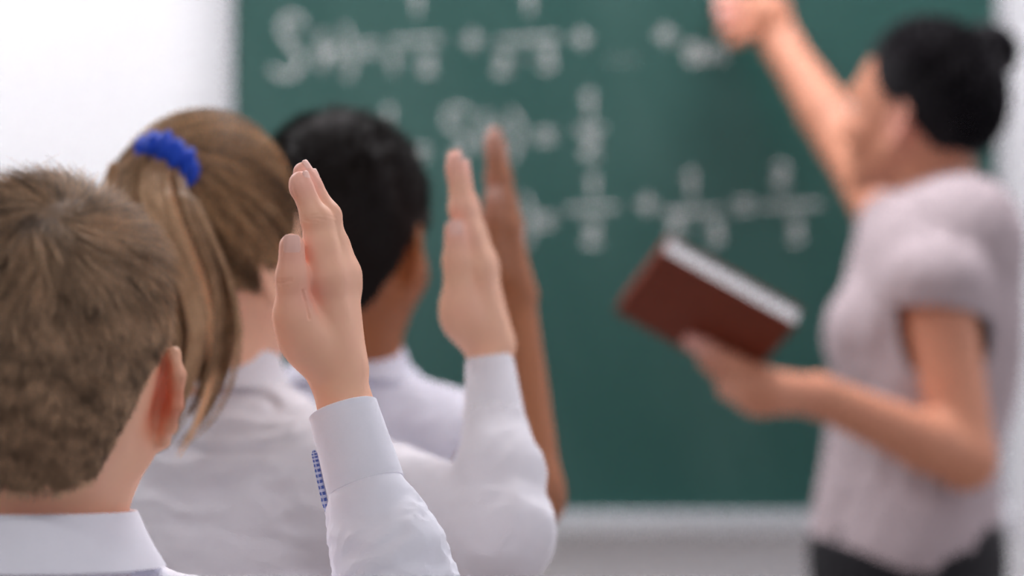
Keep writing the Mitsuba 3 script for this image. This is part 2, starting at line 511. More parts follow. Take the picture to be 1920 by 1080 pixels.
chalk_mark('chalk_letter', [(570, 50), (556, 33), (535, 36), (528, 56), (545, 84), (562, 108), (558, 132), (535, 142), (508, 130)], width=9.5)
chalk_mark('chalk_bracket', [(609, 60), (598, 95), (606, 132)])
chalk_mark('chalk_letter', [(614, 114), (616, 94), (628, 91), (637, 98), (638, 114)], width=10)
chalk_mark('chalk_bracket', [(644, 48), (660, 85), (661, 120), (650, 148)])
equals(691, 92)
one(783, 6)
bar(732, 828, 79, 73)
one(737, 118, 18)
dot(768, 112)
two_(802, 120, 16)
plus(886, 75, 17)
one(993, 4)
bar(935, 1046, 78, 70)
two_(942, 120, 17)
dot(982, 108)
three(1024, 110, 20)
plus(1090, 72, 17)
for x in (1144, 1165, 1186):
    dot(x, 113, 3.5)
plus(1248, 66, 18)
chalk_mark('chalk_letter', [(1313, 92), (1298, 86), (1290, 101), (1299, 115), (1312, 104), (1313, 91), (1320, 116)], width=9.5)
chalk_mark('chalk_letter', [(1335, 114), (1336, 92), (1350, 91), (1357, 115)])
one(730, 218, 18)
equals(786, 288)
chalk_mark('chalk_letter', [(882, 214), (862, 203), (840, 210), (838, 232), (860, 250), (876, 268), (868, 286), (846, 290)])
chalk_mark('chalk_bracket', [(914, 212), (900, 245), (908, 282)])
one(936, 250, 20)
chalk_mark('chalk_bracket', [(957, 208), (975, 236), (972, 270), (957, 302)])
equals(1022, 257)
one(1106, 198, 26)
bar(1080, 1132, 244, 240)
two_(1107, 272, 20)
chalk_mark('chalk_bracket', [(982, 366), (998, 410), (988, 462)])
equals(1022, 416)
one(1113, 349, 20)
bar(1062, 1156, 393, 389)
two_(1110, 438, 19)
plus(1213, 383, 18)
one(1297, 346, 26)
bar(1245, 1355, 400, 394)
two_(1266, 424, 16)
dot(1302, 424)
three(1340, 436, 20)
equals(1394, 387)
two_(1465, 326, 18)
bar(1424, 1540, 388, 383)
three(1490, 434, 20)


# ------------------------------------------------------------------ people: shared anatomy
def frame(heading, pitch=0.0, roll=0.0):
    """Columns right, forward, up of a head or torso that faces the heading (degrees, 0 = away from the lens, positive = to its left)."""
    h, p, r = map(math.radians, (heading, pitch, roll))
    Rz = np.array([[math.cos(h), -math.sin(h), 0], [math.sin(h), math.cos(h), 0], [0, 0, 1]])
    Rx = np.array([[1, 0, 0], [0, math.cos(p), -math.sin(p)], [0, math.sin(p), math.cos(p)]])
    Ry = np.array([[math.cos(r), 0, math.sin(r)], [0, 1, 0], [-math.sin(r), 0, math.cos(r)]])
    return Rz @ Rx @ Ry


class Head:
    def __init__(self, origin, R, s, width=1.0):
        self.o, self.R, self.s, self.w = np.asarray(origin, float), R, s, width

    def at(self, x, y, z):
        return self.o + self.R @ (V(x * self.w, y, z) * self.s)

    def local(self, p):
        return ((p - self.o) @ self.R) / self.s / V(self.w, 1, 1)

    def solid(self, neck_to, neck_r, ear_out=0.5):
        s, R, L, S = self.s, self.R, self.at, Solid()
        w = self.w
        S.ell(L(0, -0.012, 0.022), V(0.074 * w, 0.092, 0.088) * s, R)
        S.ell(L(0, 0.035, -0.02), V(0.063 * w, 0.058, 0.085) * s, R, 0.03 * s)
        S.ell(L(0, -0.035, -0.015), V(0.064 * w, 0.062, 0.062) * s, R, 0.03 * s)
        for q in (-1, 1):
            S.cone(L(q * 0.052, -0.002, -0.058), L(q * 0.012, 0.074, -0.104), 0.017 * s, 0.014 * s, 0.02 * s)
            S.ell(L(q * 0.04, 0.055, -0.045), 0.027 * s, None, 0.02 * s)
        S.ell(L(0, 0.04, -0.07), V(0.048 * w, 0.047, 0.043) * s, R, 0.02 * s)
        S.ell(L(0, 0.082, -0.104), 0.016 * s, None, 0.014 * s)
        S.cone(L(-0.03, 0.083, 0.012), L(0.03, 0.083, 0.012), 0.011 * s, 0.011 * s, 0.014 * s)
        for q in (-1, 1):
            S.ell(L(q * 0.031, 0.099, -0.006), V(0.016, 0.012, 0.011) * s, R, 0.012 * s, sub=True)
        S.cone(L(0, 0.09, -0.002), L(0, 0.112, -0.042), 0.007 * s, 0.011 * s, 0.008 * s)
        for q in (-1, 1):
            S.ell(L(q * 0.010, 0.100, -0.047), 0.008 * s, None, 0.005 * s)
        S.cone(L(-0.017, 0.090, -0.068), L(0.017, 0.090, -0.068), 0.006 * s, 0.006 * s, 0.006 * s)
        S.cone(L(-0.013, 0.090, -0.079), L(0.013, 0.090, -0.079), 0.0065 * s, 0.0065 * s, 0.004 * s)
        # neck
        S.cone(L(0, -0.018, -0.05), neck_to, neck_r * 1.0, neck_r * 1.06, 0.025 * s)
        # ears: a rim, a thin plate and the bowl behind it
        for q in (-1, 1):
            E = Solid()
            out = ear_out
            def ep(f, z, o=0.0):
                # f: from the ear's front (0) to its back rim (1) ; z local
                return L(q * (0.070 + out * 0.026 * f + o), -0.002 - f * 0.026, z)
            rim = [ep(0.15, -0.010), ep(0.45, 0.002), ep(0.88, 0.003), ep(1.15, -0.010), ep(1.05, -0.030), ep(0.68, -0.045), ep(0.28, -0.055), ep(0.05, -0.058)]
            E.chain(rim, np.array([0.0030, 0.0034, 0.0038, 0.0040, 0.0036, 0.0034, 0.0042, 0.0042]) * s, 0.003 * s)
            nrm = unit(np.cross(ep(1, -0.03) - ep(0, -0.03), ep(0.5, 0) - ep(0.5, -0.06)))
            for a, b in ((1, 4), (2, 5), (0, 5), (3, 6), (1, 6), (0, 7)):
                E.cone(rim[a], rim[b], 0.0030 * s, 0.0030 * s, 0.004 * s)
            E.ell(ep(0.15, -0.030, -0.005), V(0.009, 0.010, 0.016) * s, R, 0.005 * s)
            S.add(E, 0.004 * s)
        return S

    def eyes(self, key):
        for q in (-1, 1):
            m = trimesh.creation.icosphere(2, 0.0118 * self.s)
            m.apply_translation(self.at(q * 0.031, 0.079, -0.006))
            add(key + '__eye', m, 'm_eye')

    def scalp(self, off, h=0.003):
        S = Solid()
        L, s, R, w = self.at, self.s, self.R, self.w
        S.ell(L(0, -0.012, 0.022), V(0.074 * w, 0.092, 0.088) * s, R)
        S.ell(L(0, 0.035, -0.02), V(0.063 * w, 0.058, 0.085) * s, R, 0.03 * s)
        S.ell(L(0, -0.035, -0.015), V(0.064 * w, 0.062, 0.062) * s, R, 0.03 * s)
        S.cone(L(0, -0.018, -0.05), L(0, -0.03, -0.12), 0.054 * s, 0.05 * s, 0.025 * s)
        return nets(S, h, off=off)


def hairline(az, table):
    a = np.abs(az)
    return np.interp(a, [t[0] for t in table], [t[1] for t in table])


# hand landmarks measured as (right, away, up) millimetres from the wrist, for a raised right hand seen from its thumb side
HAND_PX = {
    'wrist': [(632, 700, 8)],
    'index': [(610, 517, -14), (592, 412, -13), (568, 357, -11), (563.5, 340, -10.5)],
    'middle': [(627, 508, 3), (612, 406, 0), (585, 350, 2), (568, 322, 3)],
    'ring': [(642, 514, 19), (614, 415, 13), (592, 363, 14), (582, 336, 15)],
    'little': [(645, 535, 33), (617, 455, 26), (598, 405, 26), (590, 380, 27)],
    'thumb': [(598, 676, -8), (551, 590, -24), (547.5, 520, -28), (547, 462, -30)],
}
HAND_R = {'index': [10.6, 8.5, 7.3, 6.4], 'middle': [10.6, 8.5, 7.0, 6.3], 'ring': [10.2, 8.0, 6.6, 6.0], 'little': [9.2, 7.0, 6.0, 5.4], 'thumb': [12.5, 12.4, 9.4, 8.1]}


GIRL_PX = {
    'wrist': [(918, 655, 0)],
    'index': [(890, 500, -14), (864, 392, -13), (857, 335, -11), (853, 302, -10)],
    'middle': [(899, 490, 2), (875, 385, 0), (863, 330, 2), (852, 296, 3)],
    'ring': [(905, 497, 17), (878, 395, 13), (869, 340, 14), (867, 313, 15)],
    'little': [(904, 520, 30), (876, 430, 25), (868, 385, 25), (864, 360, 26)],
    'thumb': [(893, 632, -10), (861, 562, -24), (855, 490, -28), (853, 431, -30)],
}
BOY_PX = {
    'wrist': [(966, 560, 0)],
    'index': [(942, 425, -14), (929, 335, -12), (925, 285, -10), (924, 259, -9)],
    'middle': [(951, 415, 2), (938, 325, 1), (931, 278, 2), (926, 251, 3)],
    'ring': [(956, 425, 18), (943, 335, 14), (938, 290, 14), (935, 268, 15)],
    'little': [(956, 445, 31), (943, 370, 26), (940, 330, 26), (938, 310, 26)],
    'thumb': [(945, 545, -10), (923, 470, -24), (923, 410, -28), (926, 365, -30)],
}


def hand_mm(p):
    return V((p[0] - 632) * 0.35, p[2] - 8, -(p[1] - 700) * 0.35) / 1000


class Hand:
    """A raised open right hand: M takes the landmark frame (metres from the wrist) to the world."""

    def __init__(self, wrist, M=np.eye(3), s=1.0, slim=1.0, marks=None, y0=0.0):
        self.w, self.M, self.s, self.slim = np.asarray(wrist, float), M, s, slim
        self.marks, self.y0 = marks or HAND_PX, y0

    def at(self, p):
        if self.y0:  # landmarks of another hand, measured in the photograph; the depth in millimetres from its own distance
            return P(p[0], p[1], self.y0 + p[2] / 1000)
        return self.w + self.M @ (hand_mm(p) * self.s)

    def rel(self, x, d, z):
        """A point given in the hero hand's landmark units, carried to this hand by its own wrist and knuckles."""
        if not self.y0:
            return self.at((x, z, d))
        k = (self.marks['middle'][0][1] - self.marks['wrist'][0][1]) / (508 - 700)
        w = self.marks['wrist'][0]
        return self.at((w[0] + (x - 632) * k * self.slim, w[1] + (z - 700) * k, w[2] + d - 8))

    def solid(self, elbow, r_elbow, r_wrist=0.0175):
        s, A, Q, MK = self.s, self.at, self.rel, self.marks
        r_ = self.s * self.slim / 1000
        S = Solid()
        wr = A(MK['wrist'][0])
        side = self.M @ V(0.25, 1, 0)
        back = self.M @ V(1, -0.25, 0)
        # forearm and palm
        S.cone(elbow, wr, r_elbow, r_wrist * s, 0.01, flat=(side, 1.12))
        mcp = {k: A(v[0]) for k, v in MK.items()}
        S.cone(Q(626, 0, 690), mcp['index'], 14.0 * r_, 10.4 * r_, 0.012 * s)
        S.cone(Q(630, 5, 690), mcp['middle'], 14.5 * r_, 10.8 * r_, 0.01 * s)
        S.cone(Q(640, 12, 690), mcp['ring'], 14.5 * r_, 10.4 * r_, 0.01 * s)
        S.cone(Q(646, 20, 690), mcp['little'], 12.5 * r_, 9.2 * r_, 0.01 * s)
        # fingers side by side, each its own chain
        G = Solid()
        for k in ('index', 'middle', 'ring', 'little'):
            C = Solid()
            pts = [A(p) for p in MK[k]]
            rr = np.array(HAND_R[k]) * r_
            C.chain(pts, rr, 0.002 * s)
            # knuckle and pad fullness
            C.ell(pts[1] + 0.0003 * back, rr[1] * 1.03, None, 0.006 * s)
            C.ell(0.5 * (pts[0] + pts[1]) - 0.001 * s * back, 0.5 * (rr[0] + rr[1]) * 1.03, None, 0.008 * s)
            pad = 0.55 * pts[3] + 0.45 * pts[2] - back * 0.0012 * s
            C.ell(pad, rr[3] * 1.04, None, 0.004 * s)
            G.add(C, 0.0022 * s)
        # skin between the fingers' roots
        for a, b in (('index', 'middle'), ('middle', 'ring'), ('ring', 'little')):
            pa, pb = [A(p) for p in MK[a]], [A(p) for p in MK[b]]
            m0, m1 = (pa[0] + pb[0]) / 2, 0.72 * (pa[0] + pb[0]) / 2 + 0.28 * (pa[1] + pb[1]) / 2
            G.cone(m0, m1, 9.2 * r_, 7.4 * r_, 0.006 * s)
            if a == 'index':
                G.cone(m0 + back * 0.0005, 0.12 * m0 + 0.88 * (pa[1] + pb[1]) / 2 + back * 0.0008, 9.0 * r_, 7.2 * r_, 0.006 * s)
        S.add(G, 0.010 * s)
        # thumb with its ball
        C = Solid()
        pts = [A(p) for p in MK['thumb']]
        C.chain(pts, np.array(HAND_R['thumb']) * r_, 0.006 * s)
        C.ell(Q(566, -16, 635), 14.0 * r_, None, 0.014 * s)
        S.add(C, 0.0050 * s)
        S.ell(Q(594, -2, 648), 15 * r_, None, 0.014 * s)
        return S

    def nails(self, key, bsdf, thumb_n=(0.10, -1, 0.12)):
        b = self.M @ unit(V(0.93, -0.36, 0.15))
        for k, wd, ln in (('index', 8.6, 9.5), ('middle', 8.8, 10), ('ring', 8.2, 9.5), ('little', 6.6, 7.5), ('thumb', 11.8, 12.5)):
            p2, p3 = self.at(self.marks[k][2]), self.at(self.marks[k][3])
            r = HAND_R[k][3] * self.slim * self.s / 1000
            ax = unit(p3 - p2)
            n = b if k != 'thumb' else self.M @ unit(thumb_n)
            n = unit(n - ax * (n @ ax))
            sd = np.cross(ax, n)
            ws, ls = wd * self.s / 1000, ln * self.s / 1000
            U, W = np.meshgrid(np.linspace(-1, 1, 15), np.linspace(0, 1, 15), indexing='ij')
            half = (ws / 2) * (1 - 0.35 * np.abs(2 * W - 1) ** 5)
            Rn = r * 1.05
            phi = U * half / Rn
            base = p3 + ax * (r * (0.18 if k != 'thumb' else 0.30) - ls * 0.55)
            drop = 0.18 * ls * (W - 0.45) ** 2
            up = r * 1.035 + 0.0002 - drop
            pos = base + (W * ls)[..., None] * ax + (Rn * np.sin(phi))[..., None] * sd + (up - Rn * (1 - np.cos(phi)))[..., None] * n
            v = np.vstack([pos.reshape(-1, 3), (pos - 0.0009 * n).reshape(-1, 3)])
            i, j = np.meshgrid(np.arange(14), np.arange(14), indexing='ij')
            q = np.stack([i * 15 + j, (i + 1) * 15 + j, (i + 1) * 15 + j + 1, i * 15 + j + 1], -1).reshape(-1, 4)
            ring = [a * 15 for a in range(15)] + [14 * 15 + a for a in range(1, 15)] + [a * 15 + 14 for a in range(13, -1, -1)] + [a for a in range(13, 0, -1)]
            ring = np.array(ring)
            sq = np.stack([ring, np.roll(ring, -1), np.roll(ring, -1) + 225, ring + 225], 1)
            add(key + '__fingernail', (v, np.vstack([q, q[:, ::-1] + 225, sq[:, ::-1]])), bsdf, 60)


def grooves(v, n, lines, depth, width):
    """Presses creases (world polylines) into the skin."""
    for ln in lines:
        p = smooth_path(ln, 24)
        lo, hi = p.min(0) - 4 * width, p.max(0) + 4 * width
        near = np.nonzero(((v > lo) & (v < hi)).all(1))[0]
        if len(near) == 0:
            continue
        d = np.full(len(near), 9.0)
        for a, b in zip(p[:-1], p[1:]):
            ba = b - a
            t = np.clip((v[near] - a) @ ba / (ba @ ba), 0, 1)
            d = np.minimum(d, np.linalg.norm(v[near] - a - t[:, None] * ba, axis=1))
        v[near] -= n[near] * (depth * np.exp(-(d / width) ** 2))[:, None]
    return v


def snap(v, p, view=V(0, 1, 0)):
    """The frontmost surface vertex behind a guessed point, seen along the view: puts a crease on the skin."""
    q = v - p
    t = q @ view
    d = np.linalg.norm(q - t[:, None] * view, axis=1)
    near = d < max(np.sort(d)[8], 0.0012)
    return v[near][np.argmin(t[near])]


def torso(S, neck, shl, shr, hip, R, b, off=0.0, bust=0.0):
    """Trunk from the neck to the hips; R: right, forward, up; b: breadth scale."""
    fwd, rt = R[:, 1], R[:, 0]
    mid = (shl + shr) / 2
    S.cone(mid * 0.55 + neck * 0.45, neck, 0.052 * b + off, 0.05 * b + off, 0.03)
    S.cone(shl, mid + V(0, 0, 0.022), 0.045 * b + off, 0.055 * b + off, 0.03)
    S.cone(shr, mid + V(0, 0, 0.022), 0.045 * b + off, 0.055 * b + off, 0.03)
    chest = 0.72 * mid + 0.28 * hip
    waist = 0.38 * mid + 0.62 * hip
    S.ell(chest, V(0.150 * b, 0.098 * b, 0.17 * b) + off, R, 0.05)
    S.ell(waist, V(0.125 * b, 0.085 * b, 0.14 * b) + off, R, 0.06)
    S.ell(hip, V(0.145 * b, 0.100 * b, 0.12 * b) + off, R, 0.06)
    if bust:
        for q in (-1, 1):
            S.ell(chest + rt * q * 0.065 * b + fwd * 0.068 * b + V(0, 0, 0.012), 0.055 * bust + off, None, 0.04)


def legs(S, hip, R, b, ankle_z=0.07):
    rt, fwd = R[:, 0], R[:, 1]
    for q in (-1, 1):
        h = hip + rt * q * 0.075 * b - V(0, 0, 0.04)
        k = hip + rt * q * 0.075 * b
        k = V(k[0], k[1], hip[2] * 0.54) + fwd * 0.01
        a = V(k[0], k[1], ankle_z) - fwd * 0.02
        S.chain([h, k, a], [0.075 * b, 0.052 * b, 0.036 * b], 0.02)
        S.cone(a, a + fwd * 0.13 * b - V(0, 0, 0.045), 0.032 * b, 0.024 * b, 0.02)


def trousers_and_shoes(key, hip, R, b, skirt=False):
    rt, fwd = R[:, 0], R[:, 1]
    if skirt:
        S = Solid()
        S.ell(hip, V(0.140 * b, 0.118 * b, 0.14 * b), R)
        low = V(hip[0], hip[1], hip[2] * 0.52)
        S.cone(hip - V(0, 0, 0.02), low, 0.115 * b, 0.105 * b, 0.05, flat=(rt, 1.3))
        add(key + '__skirt', nets(S, 0.008, hi=V(9, 9, hip[2] + 0.06)), 'm_skirt')
    else:
        S = Solid()
        S.ell(hip, V(0.152 * b, 0.108 * b, 0.12 * b), R)
        for q in (-1, 1):
            h = hip + rt * q * 0.075 * b - V(0, 0, 0.04)
            k = V(h[0], h[1], hip[2] * 0.54) + fwd * 0.01
            a = V(k[0], k[1], 0.09) - fwd * 0.02
            S.chain([h, k, a], [0.088 * b, 0.070 * b, 0.058 * b], 0.02)
        add(key + '__trousers', nets(S, 0.010), 'm_trousers')
    for q in (-1, 1):
        h = hip + rt * q * 0.075 * b + fwd * 0.01
        a = V(h[0], h[1], 0.0) - fwd * 0.02
        S = Solid()
        S.cone(a + V(0, 0, 0.04) - fwd * 0.02, a + fwd * 0.15 * b + V(0, 0, 0.032), 0.042 * b, 0.038 * b, 0.02)
        S.cone(a + V(0, 0, 0.05), a + V(0, 0, 0.085), 0.042 * b, 0.042 * b, 0.02)
        v, f = nets(S, 0.006)
        v[:, 2] = np.maximum(v[:, 2], 0.001)
        add(key + '__shoe', (v, f), 'm_shoe')


def folds(v, n, amp, scale, direction, seed=0, squash=4.0):
    """Cloth folds: ridges that run along the direction, pushed along the normals."""
    d = unit(direction)
    a = v @ d
    q = v - a[:, None] * d
    w = q / scale + d * (a / (scale * squash))[:, None]
    warp = meshkit.fbm(v / (scale * 3) + 5.1, 2, seed + 7)[:, None] * 1.5
    x = meshkit.fbm(w + warp, 3, seed)
    ridge = 1 - np.abs(2 * x - 1) * 2
    return v + n * (amp * ridge)[:, None]


def shell_ring(center, axis, ref, profile, n=96, arc=(0, 360), squash=1.0, warp=None):
    """Cloth band around an axis: profile of (along, radius) outer then inner, as one open or closed strip of quads."""
    ax = unit(axis)
    x = unit(np.asarray(ref, float) - ax * (np.asarray(ref, float) @ ax))
    y = np.cross(ax, x)
    closed = abs(arc[1] - arc[0]) >= 360
    th = np.radians(np.linspace(arc[0], arc[1], n, endpoint=not closed))
    P_ = np.asarray(profile, float)
    m = len(P_)
    al, r = P_[:, 0][None, :], P_[:, 1][None, :]
    if warp is not None:
        al, r = warp(th[:, None], al, r)
    v = center + al[..., None] * ax + (r * np.cos(th)[:, None])[..., None] * x + (r * np.sin(th)[:, None] * squash)[..., None] * y
    i, j = np.meshgrid(np.arange(n if closed else n - 1), np.arange(m), indexing='ij')
    q = np.stack([i * m + j, i * m + (j + 1) % m, ((i + 1) % n) * m + (j + 1) % m, ((i + 1) % n) * m + j], -1).reshape(-1, 4)
    v = v.reshape(-1, 3)
    f = np.vstack([q[:, [0, 1, 2]], q[:, [0, 2, 3]]])
    if not closed:
        for base in (0, (n - 1) * m):
            c = len(v)
            v = np.vstack([v, v[base:base + m].mean(0)])
            k = np.arange(m)
            f = np.vstack([f, np.stack([base + k, base + (k + 1) % m, np.full(m, c)], 1)])
    return v, f


# ------------------------------------------------------------------ hair
def cap_mesh(H, table, off, jitter=0.004, h=0.003, bump=0.0, seed=2):
    """The hair's under-layer: the scalp's surface pushed out by off within the hairline."""
    v, f = H.scalp(off, h)
    lp = H.local(v)
    az = np.degrees(np.arctan2(lp[:, 0], -(lp[:, 1] + 0.005)))
    edge = hairline(az, table) + jitter * (2 * meshkit.fbm(v * 120, 2, seed) - 1)
    m = (lp[:, 2] > edge)[f].all(1)
    if bump:
        n = normals(v, f)
        v = v + n * (bump * (2 * meshkit.fbm(v * 60, 3, seed) - 1))[:, None]
    f = f[m]
    u = np.unique(f)
    k = np.full(len(v), -1)
    k[u] = np.arange(len(u))
    return v[u], k[f]


def scalp_roots(H, table, n, rng, off=0.001, jitter=0.004, margin=0.0):
    v, f = H.scalp(off, 0.004)
    nn = normals(v, f)
    p, i = sample(v, f, int(n * 1.7), rng)
    nr = nn[f[i]].mean(1)
    lp = H.local(p)
    az = np.degrees(np.arctan2(lp[:, 0], -(lp[:, 1] + 0.005)))
    gap = lp[:, 2] - hairline(az, table) - jitter * (2 * meshkit.fbm(p * 120, 2, 2) - 1)
    ok = np.nonzero(gap > margin)[0][:n]
    return p[ok], nr[ok] / np.linalg.norm(nr[ok], axis=1, keepdims=True), lp[ok], az[ok], gap[ok]


def tangent(d, n):
    d = d - n * (d * n).sum(1, keepdims=True)
    return d / (np.linalg.norm(d, axis=1, keepdims=True) + 1e-9)


def short_hair(key, bsdf, H, table, n, whorl, length, lift, dark, light, seed, radius=0.00016, M=5, cap_off=0.002, cap_col=None, bump=0.0, tone_gain=2.0):
    rng = np.random.default_rng(seed)
    p, nr, lp, az, gap = scalp_roots(H, table, n, rng)
    w = H.at(*whorl)
    away = tangent(p - w, nr)
    dist = np.linalg.norm(p - w, axis=1, keepdims=True)
    swirl = np.cross(nr, away)
    down = tangent(np.broadcast_to(V(0, 0, -1), p.shape) + 0 * p, nr)
    side = np.clip(gap / 0.05, 0, 1)[:, None]
    flow = away + swirl * 1.6 * np.exp(-dist / 0.03) + down * (1 - side) * 0.8
    cl = np.stack([meshkit.fbm(p * 55, 2, 11 + k) - 0.5 for k in range(3)], 1)
    flow = tangent(flow + 2.4 * cl + 0.28 * rng.normal(size=p.shape), nr)
    L = length(lp, az, gap, dist[:, 0]) * (0.65 + 0.7 * rng.random(len(p)))
    lf = lift(lp, az, gap, dist[:, 0]) * (0.7 + 0.6 * rng.random(len(p)))
    t = np.linspace(0, 1, M)
    path = np.empty((len(p), M, 3))
    pos = p - nr * 0.001
    path[:, 0] = pos
    for k in range(1, M):
        a = lf * (1 - 0.65 * t[k])
        d = flow * np.cos(a)[:, None] + nr * np.sin(a)[:, None] + 0.06 * rng.normal(size=p.shape)
        pos = pos + d / np.linalg.norm(d, axis=1, keepdims=True) * (L / (M - 1))[:, None]
        path[:, k] = pos
    tone = np.clip(0.32 + tone_gain * (meshkit.fbm(p * 150, 2, seed + 5) - 0.42) + 0.20 * rng.normal(size=len(p)), 0, 1)[:, None]
    c = np.array(dark) * (1 - tone) + np.array(light) * tone
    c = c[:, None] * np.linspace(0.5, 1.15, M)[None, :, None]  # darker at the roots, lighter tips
    rad = radius * np.array([1, 1, 0.95, 0.8, 0.3])[:M]
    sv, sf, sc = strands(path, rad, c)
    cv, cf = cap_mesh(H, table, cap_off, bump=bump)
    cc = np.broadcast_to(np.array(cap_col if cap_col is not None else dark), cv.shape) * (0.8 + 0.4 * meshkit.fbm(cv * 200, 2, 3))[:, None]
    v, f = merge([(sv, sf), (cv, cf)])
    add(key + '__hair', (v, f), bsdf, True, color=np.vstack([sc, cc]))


def combed_hair(H, table, n, tie, rng, dark, light, seed, lay=0.005, M=11, radius=0.0004, bend=0.0):
    """Hair combed from the hairline over the scalp to a tie point (head coordinates)."""
    p, nr, lp, az, gap = scalp_roots(H, table, n, rng, jitter=0.003)
    near = rng.random(len(p)) < np.clip(1.2 - gap * 9, 0.25, 1)
    p, nr, lp = p[near], nr[near], lp[near]
    c0 = V(0, -0.012, 0.022)
    er = V(0.074 * 1.0, 0.092, 0.088)
    q = (lp - c0) / er
    rq = np.linalg.norm(q, axis=1)
    u0 = q / rq[:, None]
    tq = (np.asarray(tie) - c0) / er
    u1 = tq / np.linalg.norm(tq)
    jit = rng.normal(size=u0.shape) * 0.10
    e = u1 + jit
    e /= np.linalg.norm(e, axis=1, keepdims=True)
    ang = np.arccos(np.clip((u0 * e).sum(1), -1, 1))
    t = np.linspace(0, 1, M)
    lays = lay * (0.45 + 0.75 * rng.random(len(p)))
    path = np.empty((len(p), M, 3))
    wob = meshkit.fbm(u0 * 6, 2, seed) - 0.5
    for k, s in enumerate(t):
        u = (np.sin((1 - s) * ang)[:, None] * u0 + np.sin(s * ang)[:, None] * e) / np.maximum(np.sin(ang), 1e-3)[:, None]
        sidew = np.cross(u0, e)
        u = u + sidew * (bend * wob * np.sin(np.pi * s))[:, None]
        rr = rq * (1 - s) + 1.0 * s
        rr = np.maximum(rr, 1.0) if False else rr
        x = c0 + u * rr[:, None] * er
        nl = u / er
        nl /= np.linalg.norm(nl, axis=1, keepdims=True)
        lift = lays * (0.35 + 0.65 * min(1, s * 3))
        x = x + nl * lift[:, None]
        path[:, k] = H.o + (x * V(H.w, 1, 1) * H.s) @ H.R.T
    tone = np.clip(0.38 + 2.6 * (meshkit.fbm(u0 * 9 + 3, 3, seed + 2) - 0.5) + 0.16 * rng.normal(size=len(p)), 0, 1)[:, None]
    c = np.array(dark) * (1 - tone) + np.array(light) * tone
    return strands(path, radius * np.where(t < 0.05, 0.6, 1.0), c)


def tail_hair(curve, radii, depth_dir, squash, n, rng, dark, light, seed, M=17, radius=0.0005, wave=0.006, clumps=40, short=0.75):
    """A hanging tail of hair: strands spread over the cross-sections of a curve (K, 3) with radii (K)."""
    K = len(curve)
    cur = smooth_path(curve, M)
    rad = np.interp(np.linspace(0, K - 1, M), np.arange(K), radii)
    tg = np.gradient(cur, axis=0)
    tg /= np.linalg.norm(tg, axis=1, keepdims=True)
    dd = np.asarray(depth_dir, float)
    side = np.cross(tg, dd)
    side /= np.linalg.norm(side, axis=1, keepdims=True)
    dep = np.cross(side, tg)
    a, r = rng.random(n) * 2 * np.pi, np.sqrt(rng.random(n))
    cc = np.stack([np.sqrt(rng.random(clumps)) * np.cos(b := rng.random(clumps) * 2 * np.pi), np.sqrt(rng.random(clumps)) * np.sin(b)], 1)
    xy = np.stack([r * np.cos(a), r * np.sin(a)], 1)
    ci = np.argmin(((xy[:, None] - cc[None]) ** 2).sum(2), 1)
    path = np.empty((n, M, 3))
    ph = rng.random(clumps) * 6.28
    am = 0.4 + rng.random(clumps)
    end = short + (1 - short) * rng.random(clumps)[ci] * (0.9 + 0.2 * rng.random(n))
    end = np.clip(end, 0.5, 1.0)
    for k in range(M):
        s = k / (M - 1) * end
        pull = np.clip(0.15 + 0.65 * s, 0, 1)[:, None]
        off = xy * (1 - pull) + cc[ci] * pull + 0.05 * (xy - cc[ci])
        fs = s * (M - 1)
        i0 = np.minimum(fs.astype(int), M - 2)
        w = (fs - i0)[:, None]
        pos = cur[i0] * (1 - w) + cur[i0 + 1] * w
        R_ = rad[i0] * (1 - w[:, 0]) + rad[i0 + 1] * w[:, 0]
        sd, dp = side[i0], dep[i0]
        wv = wave * am[ci] * np.sin(ph[ci] + 7.0 * s + 0.4 * xy[:, 0]) * s
        path[:, k] = pos + sd * (off[:, 0] * R_ + wv)[:, None] + dp * (off[:, 1] * R_ * squash)[:, None]
    tone = np.clip(0.40 + 0.22 * rng.normal(size=clumps)[ci] + 0.16 * rng.normal(size=n), 0, 1)[:, None]
    c = np.array(dark) * (1 - tone) + np.array(light) * tone
    taper = radius * np.concatenate([np.ones(M - 3), [0.85, 0.6, 0.2]])
    return strands(path, taper, c)


def cut_faces(v, f, drop):
    f = f[~drop(v[f].mean(1))]
    u = np.unique(f)
    k = np.full(len(v), -1)
    k[u] = np.arange(len(u))
    return v[u], k[f]


def hem_cut(v, f, hem):
    """Ends the cloth in a clean hem: hem is a height or a function of the points."""
    h = hem(v) if callable(hem) else np.full(len(v), hem)
    f = f[(v[:, 2] > h)[f].any(1)]
    u = np.unique(f)
    k = np.full(len(v), -1)
    k[u] = np.arange(len(u))
    v = v.copy()
    v[:, 2] = np.maximum(v[:, 2], h)
    return v[u], k[f]


def sleeve_mesh(pts, rs, h, fold=(0.002, 0.02), seed=0, direction=None, k=0.02):
    S = Solid()
    S.chain(pts, rs, k)
    v, f = nets(S, h)
    n = normals(v, f)
    return folds(v, n, fold[0], fold[1], unit(pts[-1] - pts[0]) if direction is None else direction, seed), f


PINK = (0.88, 0.44, 0.35)

